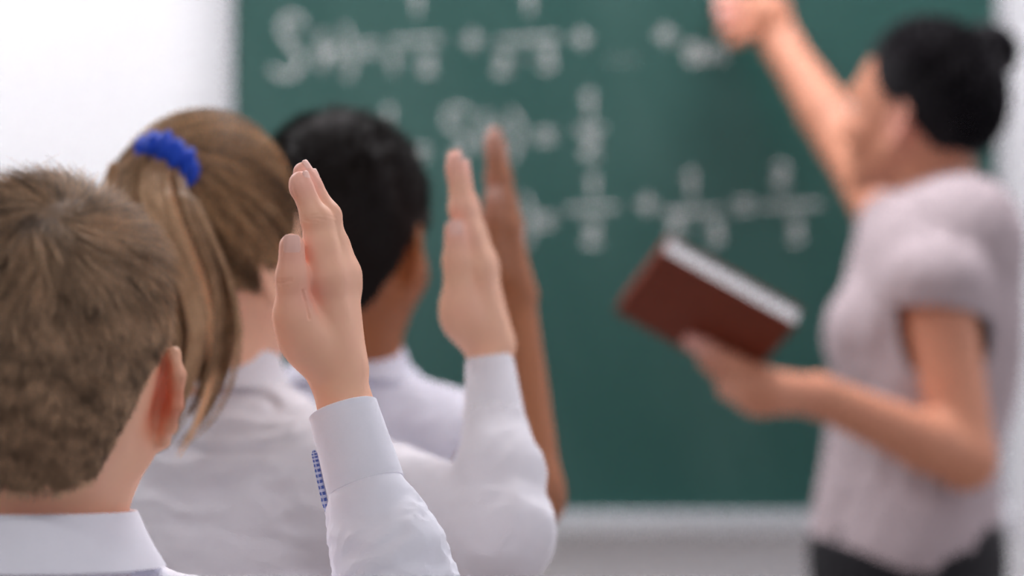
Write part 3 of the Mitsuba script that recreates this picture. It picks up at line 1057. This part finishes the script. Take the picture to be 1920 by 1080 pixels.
# ------------------------------------------------------------------ the boy nearest the lens
B = 'person'
HB = Head(P(92, 668, 1.36), frame(4, 2), 0.93)
bneck = P(88, 1150, 1.385)
bsr, bsl = P(400, 1325, 1.38), P(-235, 1325, 1.40)
bhip = V(P(90, 0, 1.40)[0], 1.41, 0.66)
RB = frame(0)
WB = P(632, 700, 1.463)
EB = P(785, 1280, 1.41)
hand = Hand(WB, np.eye(3), 1.0, 1.0, HAND_PX, 1.455)
S = Solid()
S.add(HB.solid(bneck, 0.047, 0.56), 0.012)
torso(S, bneck, bsl, bsr, bhip, RB, 0.80)
legs(S, bhip, RB, 0.80)
S.cone(bsr, EB, 0.040, 0.033, 0.02)
S.add(hand.solid(EB, 0.029, 0.0172), 0.012)
LH = Hand(V(bsl[0] - 0.035, bsl[1] + 0.02, bsl[2] - 0.42), -np.eye(3), 0.98)
bel = V(bsl[0] - 0.03, bsl[1] - 0.015, bsl[2] - 0.215)
S.cone(bsl, bel, 0.040, 0.032, 0.02)
S.add(LH.solid(bel, 0.031), 0.012)
hb = (P(470, 880, 1.46) + V(0, -0.07, 0), P(722, 280, 1.46) + V(0, 0.07, 0))
v, f = body_nets(S, 0.007, [(hb[0], hb[1], 0.0007), (HB.o + V(-0.12, -0.13, -0.125), HB.o + V(0.108, 0.14, 0.14), 0.0016),
                            (LH.w + V(-0.06, -0.06, -0.18), LH.w + V(0.06, 0.06, 0.03), 0.002)])
n = normals(v, f)
hv = ((v > hb[0]) & (v < hb[1])).all(1)


def cr(*pts):
    return [snap(v[hv], P(x, y, 1.455)) for x, y in pts]


v = grooves(v, n, [cr((527, 529), (540, 532), (556, 530))], 0.0006, 0.0008)
v = grooves(v, n, [cr((529, 524), (545, 526), (560, 525)), cr((532, 535), (545, 537))], 0.0003, 0.0007)
v = grooves(v, n, [cr((580, 548), (586, 566), (592, 594))], 0.0012, 0.0011)
v = grooves(v, n, [cr((583, 545), (592, 552), (598, 566)), cr((580, 556), (590, 566), (594, 580))], 0.0004, 0.0008)
v = grooves(v, n, [cr((588, 404), (600, 402), (612, 404)), cr((586, 411), (600, 410), (616, 412)), cr((592, 418), (603, 419)), cr((622, 405), (636, 410)), cr((618, 414), (634, 417))], 0.00035, 0.0007)
v = grooves(v, n, [cr((568, 413), (576, 416), (585, 415)), cr((566, 406), (574, 409))], 0.0003, 0.0007)
spots = []
for kk in ('index', 'middle', 'ring', 'little', 'thumb'):
    pts = [hand.at(p) for p in HAND_PX[kk]]
    spots += [(pts[3], 0.013, PINK, 0.75), (pts[1], 0.009, (0.80, 0.40, 0.28), 0.5), (pts[0], 0.010, (0.82, 0.42, 0.30), 0.45)]
    spots += [((pts[2] + pts[3]) / 2, 0.012, PINK, 0.4)]
spots += [(snap(v[hv], P(590, 550, 1.455)), 0.012, (0.76, 0.33, 0.25), 0.6), (hand.at((560, 560, -24)), 0.02, PINK, 0.35)]
spots += [(HB.at(0.080, -0.022, -0.026), 0.017, (0.66, 0.15, 0.07), 0.9)]  # red of light shining through the ear, painted into the skin colour
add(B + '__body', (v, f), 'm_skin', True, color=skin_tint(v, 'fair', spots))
hand.nails(B, 'm_nail')
HB.eyes(B)
describe(B, 'boy nearest the viewer with short brown hair and a white shirt, raising his hand', 'person')
BT = [(0, -0.079), (30, -0.075), (36, -0.064), (42, -0.040), (48, -0.022), (55, -0.006), (68, 0.008), (88, 0.012), (104, -0.025), (118, 0.03), (140, 0.062), (180, 0.07)]
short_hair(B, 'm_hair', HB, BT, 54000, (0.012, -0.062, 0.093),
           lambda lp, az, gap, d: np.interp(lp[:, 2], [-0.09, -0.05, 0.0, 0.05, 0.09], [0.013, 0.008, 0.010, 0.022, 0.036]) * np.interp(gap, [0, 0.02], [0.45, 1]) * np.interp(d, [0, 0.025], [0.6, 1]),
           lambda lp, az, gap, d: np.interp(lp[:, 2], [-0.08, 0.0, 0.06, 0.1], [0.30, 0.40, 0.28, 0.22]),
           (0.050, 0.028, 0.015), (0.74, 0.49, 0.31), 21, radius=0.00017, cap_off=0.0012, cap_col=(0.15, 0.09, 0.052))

# shirt of the boy: trunk, raised sleeve, collar, cuff, checked placket
S = Solid()
torso(S, bneck, bsl, bsr, bhip, RB, 0.82, 0.010)
S.cone(bsl, bel, 0.052, 0.044, 0.03)
S.cone(bel, LH.w + V(0, 0, 0.03), 0.044, 0.034, 0.02)
S.chain([bsr, EB, P(732, 1050, 1.430), P(704, 978, 1.437), P(691, 930, 1.4415), P(686, 908, 1.444)], [0.055, 0.048, 0.0335, 0.0278, 0.0242, 0.0205], 0.008)
S.ell(P(88, 1167, 1.385), V(0.135, 0.088, 0.034), None, 0.02)
S.cone(P(88, 1100, 1.383), P(88, 1190, 1.385), 0.060, 0.085, 0.02)
v, f = nets(S, 0.0026, hi=V(9, 9, P(0, 900, 1.48)[2]))
v, f = hem_cut(v, f, bhip[2] - 0.06)
n = normals(v, f)
ax = unit(P(686, 912, 1.49) - P(642, 767, 1.466))
am = (v[:, 0] > P(600, 0, 1.5)[0])
below = np.clip(((v[am] - P(686.5, 912, 1.443)) @ ax - 0.001) / 0.010, 0.0, 1)[:, None]
v[am] = v[am] * (1 - below) + below * folds(v[am], n[am], 0.0042, 0.018, unit(V(0.8, 0, 0.45)), 3, 3.0)
v[~am] = folds(v[~am], n[~am], 0.0025, 0.03, V(0.3, 0, 1), 5)
shirt_b = B + '__shirt'
add(shirt_b, (v, f), 'm_shirt')
c0 = P(686.5, 912, 1.443)
c1 = P(642.5, 766, 1.4575)
L_ = np.linalg.norm(c1 - c0)
prof = [(0.0, 0.0238), (0.0004, 0.0249), (0.003, 0.0250), (0.0036, 0.0248), (0.0042, 0.0250), (L_ * 0.5, 0.0238), (L_ - 0.004, 0.0227), (L_ - 0.0034, 0.0225), (L_ - 0.0028, 0.0227), (L_ - 0.0004, 0.0226), (L_, 0.0219), (L_ - 0.0006, 0.0211), (L_ * 0.5, 0.0222), (0.002, 0.0232)]
add(shirt_b + '__cuff', shell_ring(c0, c1 - c0, V(1, 0, 0), prof, 128, warp=lambda th, a, r: (a, r * (1 + 0.02 * np.sin(2 * th + 0.6) + 0.006 * np.sin(5 * th)))), 'm_shirt', 40)
labels[shirt_b + '__cuff'] = {'label': 'crisp white shirt cuff around the raised wrist'}
# placket: a narrow ribbon of blue check along the cuff's and sleeve's edge
rib = [P(588, 844, 1.452), P(592, 862, 1.450), P(598, 892, 1.447), P(606, 928, 1.443), P(614, 966, 1.439)]
rb = smooth_path(rib, 30)
tg = np.gradient(rb, axis=0)
tg /= np.linalg.norm(tg, axis=1, keepdims=True)
sd = np.cross(tg, V(0.15, -1, 0))
sd /= np.linalg.norm(sd, axis=1, keepdims=True)
wd = 0.0020 * np.interp(np.linspace(0, 1, 30), [0, 0.12, 0.85, 1], [0.4, 1, 1, 0.3])[:, None]
rows, uv = [], []
for j, (u_, dpt) in enumerate(((-1, 0.0), (-0.5, -0.0006), (0, -0.0008), (0.5, -0.0006), (1, 0.0), (1, 0.0012), (-1, 0.0012))):
    rows.append(rb + sd * wd * u_ + V(0, 1, 0) * dpt)
    uv.append(np.stack([np.linspace(0, 1, 30), np.full(30, (u_ + 1) / 2)], 1))
pv = np.stack(rows, 1).reshape(-1, 3)
uvs = np.stack(uv, 1).reshape(-1, 2)
i, j = np.meshgrid(np.arange(29), np.arange(7), indexing='ij')
q = np.stack([i * 7 + j, i * 7 + (j + 1) % 7, (i + 1) * 7 + (j + 1) % 7, (i + 1) * 7 + j], -1).reshape(-1, 4)
add(shirt_b + '__placket', (pv, q), 'm_check', True, uv=uvs)
labels[shirt_b + '__placket'] = {'label': 'narrow blue checked placket along the cuff edge'}


def collar(key, bsdf, head, bottom, axis, r_top, r_bot, h, n=120, gap=26, squash=1.0, thick=0.0016, ref=None, stand=0.0):
    """A folded shirt collar: outer fall flaring from the top fold, open at the front."""
    prof = [(0, r_bot), (h * 0.35, r_bot + (r_top - r_bot) * 0.42), (h * 0.7, r_bot + (r_top - r_bot) * 0.78), (h - 0.003, r_top + 0.0010), (h, r_top - 0.0006), (h - 0.001, r_top - 0.0024),
            (h * 0.7, r_top - 0.0026), (h * 0.3, r_top - 0.0026), (-0.004, r_top - 0.0022), (-0.004, r_top - 0.0010), (h * 0.3, r_top - 0.0008), (h * 0.55, r_top + (r_bot - r_top) * 0.25), (h * 0.3, r_bot + (r_top - r_bot) * 0.40 - thick), (0.0, r_bot - thick)]
    add(key, shell_ring(bottom, axis, ref, prof, n, (gap, 360 - gap), squash), bsdf, 50)


collar(shirt_b + '__collar', 'm_shirt', HB, P(80, 1062, 1.355), unit(V(0.0, 0.06, 1)), 0.0568, 0.0740, 0.0335, ref=V(0.0, 1, 0))
trousers_and_shoes(B, bhip, RB, 0.80)

# ------------------------------------------------------------------ the girl with the ponytail
G = 'person_001'
HG = Head(P(400, 448, 1.95), frame(-28, 0), 0.93)
gneck = P(420, 800, 1.965)
gsr, gsl = P(592, 905, 1.89), P(285, 925, 2.01)
ghip = V(P(440, 0, 1.96)[0], 1.96, 0.72)
RG = frame(-22)
GWP = P(918, 655, 1.82)
GE = P(945, 998, 1.725)
ghand = Hand(GWP, np.eye(3), 1.05, 1.0, GIRL_PX, 1.82)
S = Solid()
S.add(HG.solid(gneck, 0.047, 0.08), 0.02)
torso(S, gneck, gsl, gsr, ghip, RG, 0.84)
legs(S, ghip, RG, 0.84)
S.cone(gsr, GE, 0.038, 0.026, 0.02)
S.add(ghand.solid(GE, 0.024, 0.0152), 0.012)
gel = gsl + V(-0.04, 0.01, -0.22)
LG = Hand(gsl + V(-0.045, 0.04, -0.43), -np.eye(3), 1.05, 0.93)
S.cone(gsl, gel, 0.038, 0.031, 0.02)
S.add(LG.solid(gel, 0.030), 0.012)
gb = (P(800, 760, 1.82) + V(0, -0.09, 0), P(1000, 250, 1.82) + V(0, 0.09, 0))
v, f = body_nets(S, 0.008, [(gb[0], gb[1], 0.0015), (HG.o + V(-0.12, -0.13, -0.13), HG.o + V(0.12, 0.14, 0.14), 0.0025),
                            (LG.w + V(-0.07, -0.07, -0.19), LG.w + V(0.07, 0.07, 0.03), 0.0025)])
spots = []
for kk in ('index', 'middle', 'ring', 'little', 'thumb'):
    pts = [ghand.at(p) for p in GIRL_PX[kk]]
    spots += [(pts[3], 0.016, PINK, 0.8), (pts[1], 0.012, PINK, 0.4)]
add(G + '__body', (v, f), 'm_skin', True, color=skin_tint(v, 'girl', spots))
ghand.nails(G, 'm_nail')
HG.eyes(G)
describe(G, 'girl with a light brown ponytail held by a blue scrunchie, raising her hand', 'person')
rng = np.random.default_rng(31)
GT = [(0, -0.055), (40, -0.050), (65, -0.050), (85, -0.052), (100, -0.045), (110, 0.0), (130, 0.055), (180, 0.068)]
GD, GL = (0.075, 0.035, 0.014), (0.80, 0.49, 0.26)
tie = (-0.008, -0.0905, 0.072)
cv, cf = cap_mesh(HG, GT, 0.0035, 0.003)
cc = np.broadcast_to(np.array((0.16, 0.085, 0.036)), cv.shape) * (0.8 + 0.4 * meshkit.fbm(cv * 40, 3, 3))[:, None]
h1 = combed_hair(HG, GT, 15000, tie, rng, GD, GL, 4, lay=0.0085, M=11, radius=0.00042, bend=0.35)
tb = HG.at(*tie) + V(-0.004, -0.012, 0.002)
curve = [HG.at(*tie) + V(0.004, 0.008, 0), P(306, 302, 1.850), P(276, 345, 1.832), P(288, 430, 1.805), P(335, 530, 1.800), P(360, 612, 1.805), P(350, 690, 1.81), P(325, 762, 1.815), P(296, 838, 1.82)]
h2 = tail_hair(curve, np.array([0.014, 0.019, 0.036, 0.046, 0.043, 0.038, 0.036, 0.033, 0.020]), V(0.1, 1, 0), 0.6, 5600, rng, (0.13, 0.065, 0.028), (1.0, 0.64, 0.38), 9, M=17, radius=0.00055, wave=0.006, clumps=46, short=0.74)
v, f = merge([(cv, cf), h1[:2], h2[:2]])
add(G + '__hair', (v, f), 'm_hair', True, color=np.vstack([cc, h1[2], h2[2]]))
# scrunchie: a gathered ring of blue cloth round the tail's root
tc = P(313, 303, 1.850)
ta = unit(P(272, 345, 1.843) - P(318, 292, 1.862))
sx = unit(np.cross(ta, V(0, 0, 1)))
sy = np.cross(ta, sx)
U, W = np.meshgrid(np.linspace(0, 2 * np.pi, 120, endpoint=False), np.linspace(0, 2 * np.pi, 20, endpoint=False), indexing='ij')
rr = 0.0108 * (1 + 0.20 * np.sin(11 * U + 2 * np.sin(W)) + 0.12 * np.sin(17 * U + W * 2))
RR = 0.0168 + rr * np.cos(W)
pos = tc + (RR * np.cos(U))[..., None] * sx + (RR * np.sin(U))[..., None] * sy + (1.15 * rr * np.sin(W))[..., None] * ta
i, j = np.meshgrid(np.arange(120), np.arange(20), indexing='ij')
q = np.stack([i * 20 + j, ((i + 1) % 120) * 20 + j, ((i + 1) % 120) * 20 + (j + 1) % 20, i * 20 + (j + 1) % 20], -1).reshape(-1, 4)
add(G + '__hair__scrunchie', (pos.reshape(-1, 3), q), 'm_scrunchie')
labels[G + '__hair__scrunchie'] = {'label': 'bright blue scrunchie'}
# her shirt
S = Solid()
torso(S, gneck, gsl, gsr, ghip, RG, 0.87, 0.014)
S.cone(gsl, gel, 0.052, 0.044, 0.03)
S.cone(gel, LG.w + V(0, 0, 0.03), 0.044, 0.034, 0.02)
gc0, gc1 = P(929, 808, 1.778), P(918, 678, 1.814)
S.chain([gsr, GE + V(0, 0, -0.002), P(937, 890, 1.755), gc0 + 0.06 * (gc1 - gc0)], [0.054, 0.0355, 0.0305, 0.0232], 0.014)
v, f = nets(S, 0.004, hi=V(9, 9, 9))
v, f = hem_cut(v, f, ghip[2] - 0.08)
n = normals(v, f)
am = (v[:, 0] > P(700, 0, 1.9)[0])
v[am] = folds(v[am], n[am], 0.0035, 0.026, V(0.3, 0, 1), 3, 2.5)
v[~am] = folds(v[~am], n[~am], 0.0065, 0.028, V(1, 0, 0.05), 15, 9)
nb = v[:, 0] < P(690, 0, 1.9)[0]
for ln in (((300, 812), (380, 832), (470, 836), (540, 806), (590, 768)), ((345, 735), (420, 726), (500, 738), (518, 762))):
    v[nb] = grooves(v[nb], normals(v, f)[nb], [[snap(v[nb], P(x, y, 1.9)) for x, y in ln]], 0.0045, 0.004)
sg_ = G + '__shirt'
add(sg_, (v, f), 'm_shirt_girl')
L_ = np.linalg.norm(gc1 - gc0)
prof = [(0.0, 0.0240), (0.003, 0.0254), (L_ * 0.5, 0.0226), (L_ - 0.002, 0.0200), (L_, 0.0192), (L_ - 0.001, 0.0184), (L_ * 0.5, 0.0212), (0.002, 0.0234)]
add(sg_ + '__cuff', shell_ring(gc0, gc1 - gc0, V(1, 0, 0), prof, 72), 'm_shirt_girl', 40)
collar(sg_ + '__collar', 'm_shirt_girl', HG, P(418, 745, 1.957), unit(V(-0.02, 0.20, 1)), 0.0500, 0.062, 0.036, ref=V(math.sin(math.radians(22)), math.cos(math.radians(22)), 0))
# yoke seam across the back
trousers_and_shoes(G, ghip, RG, 0.84)

# ------------------------------------------------------------------ the dark-haired boy
D = 'person_002'
HD = Head(P(649, 434, 2.20), frame(-16, 0), 0.97)
dneck = P(655, 720, 2.22)
dsr, dsl = P(845, 852, 2.19), P(475, 860, 2.24)
dhip = V(P(665, 0, 2.22)[0], 2.23, 0.73)
RD = frame(4)
DW = P(966, 560, 2.16)
DE = P(988, 930, 2.07)
dhand = Hand(DW, np.eye(3), 1.05, 1.0, BOY_PX, 2.16)
S = Solid()
S.add(HD.solid(dneck, 0.052, 0.6), 0.02)
torso(S, dneck, dsl, dsr, dhip, RD, 0.88)
legs(S, dhip, RD, 0.88)
S.cone(dsr, DE, 0.042, 0.034, 0.02)
S.add(dhand.solid(DE, 0.0345, 0.0185), 0.012)
del_ = dsl + V(-0.04, 0.0, -0.23)
LD = Hand(dsl + V(-0.045, 0.03, -0.45), -np.eye(3), 1.1, 0.95)
S.cone(dsl, del_, 0.041, 0.033, 0.02)
S.add(LD.solid(del_, 0.032), 0.012)
db = (P(870, 760, 2.16) + V(0, -0.1, 0), P(1060, 215, 2.16) + V(0, 0.1, 0))
v, f = body_nets(S, 0.008, [(db[0], db[1], 0.0018), (HD.o + V(-0.12, -0.13, -0.14), HD.o + V(0.12, 0.14, 0.14), 0.0025),
                            (LD.w + V(-0.07, -0.07, -0.2), LD.w + V(0.07, 0.07, 0.03), 0.0025)])
spots = []
PALM = (0.74, 0.40, 0.31)
for kk in ('index', 'middle', 'ring', 'little', 'thumb'):
    pts = [dhand.at(p) - V(0.010, 0, 0) for p in BOY_PX[kk]]
    spots += [(pts[3], 0.016, PALM, 0.8), (pts[2], 0.012, PALM, 0.55), (pts[1], 0.011, PALM, 0.4), (pts[0], 0.012, PALM, 0.3)]
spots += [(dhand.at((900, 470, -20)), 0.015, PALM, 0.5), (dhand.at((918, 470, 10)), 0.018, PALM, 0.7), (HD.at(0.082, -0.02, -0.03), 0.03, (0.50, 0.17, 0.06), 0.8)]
add(D + '__body', (v, f), 'm_skin', True, color=skin_tint(v, 'brown', spots))
dhand.nails(D, 'm_nail_brown')
HD.eyes(D)
describe(D, 'boy with cropped black hair and a pale blue shirt, bare brown forearm raised', 'person')
DT = [(0, -0.086), (30, -0.083), (44, -0.066), (56, -0.042), (68, -0.012), (80, 0.006), (92, 0.008), (103, -0.008), (116, 0.03), (140, 0.058), (180, 0.065)]
short_hair(D, 'm_hair_dark', HD, DT, 17000, (0.0, -0.05, 0.095), lambda lp, az, gap, d: np.interp(lp[:, 2], [-0.09, -0.03, 0.05, 0.1], [0.006, 0.011, 0.018, 0.022]) * np.interp(gap, [0, 0.03], [0.5, 1]),
           lambda lp, az, gap, d: 1.0 + 0 * gap, (0.006, 0.004, 0.0035), (0.014, 0.009, 0.008), 77, radius=0.0005, M=4, cap_off=0.010, cap_col=(0.008, 0.0055, 0.005), bump=0.002)
S = Solid()
torso(S, dneck, dsl, dsr, dhip, RD, 0.90, 0.012)
trunk_d = Solid()
trunk_d.ops = list(S.ops)
S.cone(dsl, dsl * 0.35 + del_ * 0.65, 0.056, 0.053, 0.03)
S.cone(dsr, dsr * 0.25 + DE * 0.75, 0.056, 0.053, 0.03)
v, f = nets(S, 0.005)
ld, rd = unit(del_ - dsl), unit(DE - dsr)
pl, pr = dsl * 0.45 + del_ * 0.55, dsr * 0.38 + DE * 0.62
v, f = cut_faces(v, f, lambda c: (trunk_d.eval(c) > 0.003) & ((((c - pl) @ ld > 0) & (np.linalg.norm(c - pl, axis=1) < 0.12)) | (((c - pr) @ rd > 0) & (np.linalg.norm(c - pr, axis=1) < 0.12))))
v = folds(v, normals(v, f), 0.004, 0.04, V(0.8, 0, 0.6), 25, 4)
v, f = hem_cut(v, f, dhip[2] - 0.08)
add(D + '__shirt', (v, f), 'm_shirt_blue')
collar(D + '__shirt__collar', 'm_shirt_blue', HD, P(655, 730, 2.215), unit(V(0.0, 0.2, 1)), 0.0550, 0.072, 0.040, ref=V(0, 1, 0))
trousers_and_shoes(D, dhip, RD, 0.88)

# ------------------------------------------------------------------ the teacher
K = 'person_003'
HT = Head(P(1722, 200, 3.08), frame(50, 6), 1.0)
tneck = P(1778, 425, 3.07)
tsr, tsl = P(1705, 470, 3.17), P(1755, 535, 2.91)
thip = V(P(1700, 0, 3.04)[0], 3.04, P(0, 1030, 3.04)[2])
RT = frame(82)
TEL = P(1580, 262, 3.375)
TWR = P(1468, 88, 3.49)
TEB = P(1812, 862, 2.86)
TWB = P(1535, 742, 2.78)
S = Solid()
S.add(HT.solid(tneck, 0.052, 0.45), 0.02)
torso(S, tneck, tsl, tsr, thip, RT, 0.92, 0.0, 0.75)
legs(S, thip, RT, 0.95)
# writing arm and fist
S.chain([tsr, TEL], [0.046, 0.039], 0.02)
A_ = Solid()
mid = TEL * 0.72 + TWR * 0.28
A_.chain([TEL, mid, TWR], [0.039, 0.039, 0.0295], 0.01)
A_.cone(TWR, P(1438, 28, 3.505), 0.029, 0.034, 0.015, flat=(V(0.3, 1, 0.3), 0.75))
A_.cone(P(1438, 28, 3.505), P(1412, 18, 3.515), 0.033, 0.026, 0.015)
G_ = Solid()
for pts in ([(1408, 2, 3.525), (1364, 0, 3.535), (1350, -18, 3.575)], [(1400, 22, 3.505), (1352, 26, 3.515), (1352, 0, 3.560)],
            [(1400, 44, 3.49), (1357, 54, 3.50), (1372, 32, 3.54)], [(1406, 64, 3.485), (1375, 78, 3.492), (1388, 58, 3.525)]):
    C = Solid()
    C.chain([P(*p) for p in pts], [0.0105, 0.0088, 0.0072], 0.003)
    G_.add(C, 0.0015)
A_.add(G_, 0.006)
C = Solid()
C.chain([P(1440, 62, 3.525), P(1402, 20, 3.56), P(1366, -6, 3.575)], [0.014, 0.0105, 0.0085], 0.004)
A_.add(C, 0.005)
S.add(A_, 0.012)
# book: axes of its near cover
bA = P(1241, 474, 2.62)
bu = V(0.1560, 0.011, -0.0855)
bv = V(-0.0468, 0.115, -0.0717)
bn = unit(np.cross(bu, bv))
if bn[1] > 0:
    bn = -bn
book_t = 0.026


def bk(a, b, d=0.0):
    """Point on the near cover (a along its long edge, b down, d metres towards the lens side)."""
    return bA + bu * a + bv * b + bn * d


# holding arm: palm under the lower edge, thumb on the near cover, fingers on the far one
S.chain([tsl, TEB], [0.047, 0.038], 0.02)
A_ = Solid()
mid = TEB * 0.72 + TWB * 0.28
A_.chain([TEB, mid, TWB], [0.038, 0.0375, 0.0265], 0.01)
palm = bk(1.08, 0.79, 0.024)
A_.cone(TWB, palm, 0.027, 0.034, 0.015, flat=(bn, 0.8))
A_.cone(palm, bk(0.95, 1.04, 0.010), 0.030, 0.021, 0.015, flat=(bn, 0.8))
G_ = Solid()
for a0, b0 in ((0.72, 1.07), (0.86, 1.12), (0.99, 1.16), (1.10, 1.15)):
    C = Solid()
    C.chain([bk(a0 + 0.10, b0 - 0.03, -0.004), bk(a0, b0, -0.012), bk(a0 - 0.07, 1.06, -book_t - 0.011), bk(a0 - 0.16, 0.84, -book_t - 0.0095), bk(a0 - 0.20, 0.66, -book_t - 0.0085)], [0.014, 0.0118, 0.0098, 0.0085, 0.0075], 0.004)
    G_.add(C, 0.0015)
A_.add(G_, 0.006)
C = Solid()
C.chain([bk(1.06, 0.70, 0.020), bk(0.82, 0.73, 0.0145), bk(0.62, 0.74, 0.0118), bk(0.51, 0.76, 0.0105)], [0.020, 0.0140, 0.0112, 0.0095], 0.005)
A_.add(C, 0.006)
S.add(A_, 0.012)
v, f = body_nets(S, 0.009, [(P(1500, 130, 3.5) * V(0, 0, 1) + V(P(1320, 0, 3.5)[0], 3.40, 0), V(P(1500, 0, 3.5)[0], 3.65, 1.76), 0.0025),
                            (HT.o + V(-0.13, -0.14, -0.12), HT.o + V(0.14, 0.14, 0.14), 0.003),
                            (V(P(1230, 0, 2.75)[0], 2.60, P(0, 850, 2.75)[2]), V(P(1600, 0, 2.75)[0], 2.90, P(0, 560, 2.75)[2]), 0.0025)])
spots = [(bk(0.50, 0.72, 0.01), 0.03, (0.80, 0.42, 0.36), 0.8), (P(1352, 26, 3.515), 0.03, (0.80, 0.44, 0.40), 0.8), (HT.at(-0.085, -0.02, -0.03), 0.03, (0.80, 0.36, 0.29), 0.7)]
add(K + '__body', (v, f), 'm_skin', True, color=skin_tint(v, 'teacher', spots))
HT.eyes(K)
describe(K, 'woman with black hair in a bun and a pale mauve blouse, writing on the chalkboard', 'person')
rng = np.random.default_rng(47)
TT = [(0, -0.062), (45, -0.056), (66, -0.030), (80, -0.006), (96, 0.004), (106, 0.02), (116, 0.045), (135, 0.072), (180, 0.085)]
bunc = P(1850, 97, 3.10)
tie = HT.local(bunc)
cv, cf = cap_mesh(HT, TT, 0.009, 0.003, 0.004)
cc = np.broadcast_to(np.array((0.009, 0.008, 0.010)), cv.shape) + 0
h1 = combed_hair(HT, TT, 5200, tie, rng, (0.006, 0.005, 0.007), (0.022, 0.019, 0.024), 4, lay=0.014, M=9, radius=0.0007, bend=0.2)
bm = trimesh.creation.icosphere(4, 1.0)
bx = np.array(bm.vertices)
br_ = 0.039 * (1 + 0.06 * np.sin(9 * np.arctan2(bx[:, 1], bx[:, 0]) + 7 * bx[:, 2]) + 0.05 * (meshkit.fbm(bx * 3, 2, 5) - 0.5))
bvv = bunc + bx * V(1.1, 0.95, 1.0) * br_[:, None]
neckv, neckf = sweep([HT.at(*(tie * 0.72)), HT.at(*(tie * 0.86)), bunc], [0.03, 0.026, 0.024], 20)
v, f = merge([(cv, cf), h1[:2], (neckv, neckf)])
add(K + '__hair', (v, f), 'm_hair_dark', True, color=np.vstack([cc, h1[2], np.broadcast_to((0.009, 0.008, 0.010), neckv.shape)]))
th = np.linspace(0, 1, 26)
na = 900
ph, incl = rng.random(na) * 6.28, rng.normal(size=na) * 0.5
paths = np.empty((na, 26, 3))
for k_, s_ in enumerate(th):
    ang = ph + s_ * 3.6
    y_ = np.sin(incl) * np.cos(s_ * 2)
    c_ = np.sqrt(np.maximum(1 - y_ ** 2, 0))
    paths[:, k_] = bunc + 0.0405 * np.stack([1.1 * c_ * np.cos(ang), 0.95 * y_, c_ * np.sin(ang)], 1)
h3 = strands(paths, 0.0007, np.broadcast_to((0.012, 0.010, 0.013), (na, 3)) * (0.6 + rng.random((na, 1))))
v, f = merge([(bvv, np.array(bm.faces)), h3[:2]])
add(K + '__hair__bun', (v, f), 'm_hair_dark', True, color=np.vstack([np.broadcast_to((0.009, 0.008, 0.010), bvv.shape), h3[2]]))
# blouse, collar, skirt
S = Solid()
torso(S, tneck, tsl, tsr, thip + V(0, 0, 0.02), RT, 0.94, 0.014, 0.78)
hemc = thip + V(-0.008, 0, -0.02)
S.cone(thip * 0.5 + (tsl + tsr) * 0.25 + V(0, 0, -0.04), hemc, 0.098, 0.118, 0.05, flat=(RT[:, 0], 1.25))
S.ell(P(1806, 600, 3.03), V(0.075, 0.12, 0.17), None, 0.04)
S.cone(P(1806, 440, 2.98), P(1800, 438, 3.12), 0.074, 0.074, 0.04)
S.cone(P(1740, 470, 2.98), P(1720, 455, 3.14), 0.060, 0.060, 0.04)
trunk = Solid().add(S, 0.001)
trunk.ops = list(S.ops)
S.cone(tsl, tsl * 0.70 + TEB * 0.30, 0.056, 0.048, 0.025)
S.cone(tsr, tsr * 0.62 + TEL * 0.38, 0.054, 0.048, 0.025)
v, f = nets(S, 0.005)
ld, rd = unit(TEB - tsl), unit(TEL - tsr)
pl, pr = tsl * 0.83 + TEB * 0.17, tsr * 0.72 + TEL * 0.28


def blouse_hem(c):
    t_ = np.clip((c[:, 0] - 0.40) / 0.15, 0, 1)
    return P(0, 1004, 3.0)[2] - 0.040 * t_ * t_ * (3 - 2 * t_)


def arm_holes(c):
    outside = trunk.eval(c) > 0.003
    nl = ld * 0.92 + V(-0.25, 0, -0.1)
    return (outside & ((c - pl) @ nl > 0) & (np.linalg.norm(c - pl, axis=1) < 0.16)) | (outside & ((c - pr) @ rd > 0) & (np.linalg.norm(c - pr, axis=1) < 0.11))


v, f = cut_faces(v, f, arm_holes)
v = folds(v, normals(v, f), 0.005, 0.04, V(0.2, 0, 1), 35, 4)
v, f = hem_cut(v, f, blouse_hem)
add(K + '__blouse', (v, f), 'm_blouse')
collar(K + '__blouse__collar', 'm_blouse', HT, P(1776, 408, 3.06), unit(V(-0.40, -0.05, 1)), 0.064, 0.080, 0.036, ref=V(-1, 0.15, 0))
trousers_and_shoes(K, thip - V(0, 0, 0.0), RT, 1.04, True)

# ------------------------------------------------------------------ the book and the chalk she holds
def slab(a0, a1, b0, b1, d0, d1, bev=0.0):
    o = [bk(a, b, d) for a in (a0, a1) for b in (b0, b1) for d in (d0, d1)]
    m = trimesh.convex.convex_hull(np.array(o))
    return np.array(m.vertices), np.array(m.faces)


describe('book', 'brown hardcover book with white pages held open-side up by the woman', 'book')
add('book__cover', slab(-0.012, 1.012, -0.015, 1.0, -0.0025, 0.0), 'm_cover', False)
add('book__cover', slab(-0.012, 1.012, -0.015, 1.0, -book_t, -book_t + 0.0025), 'm_cover', False)
add('book__spine', slab(-0.016, 0.003, -0.015, 1.0, -book_t, 0.0), 'm_cover', False)
add('book__pages', slab(0.0, 1.0, 0.0, 0.995, -book_t + 0.0026, -0.0026), 'm_paper', False)
cst = sweep([P(1372, 20, 3.565), P(1352, -2, 3.592), P(1336, -16, 3.6165)], [0.0052, 0.0052, 0.0044], 14)
add('chalk_stick', cst, 'm_chalk', 40)
describe('chalk_stick', 'short white stick of chalk pinched in the writing hand', 'chalk')
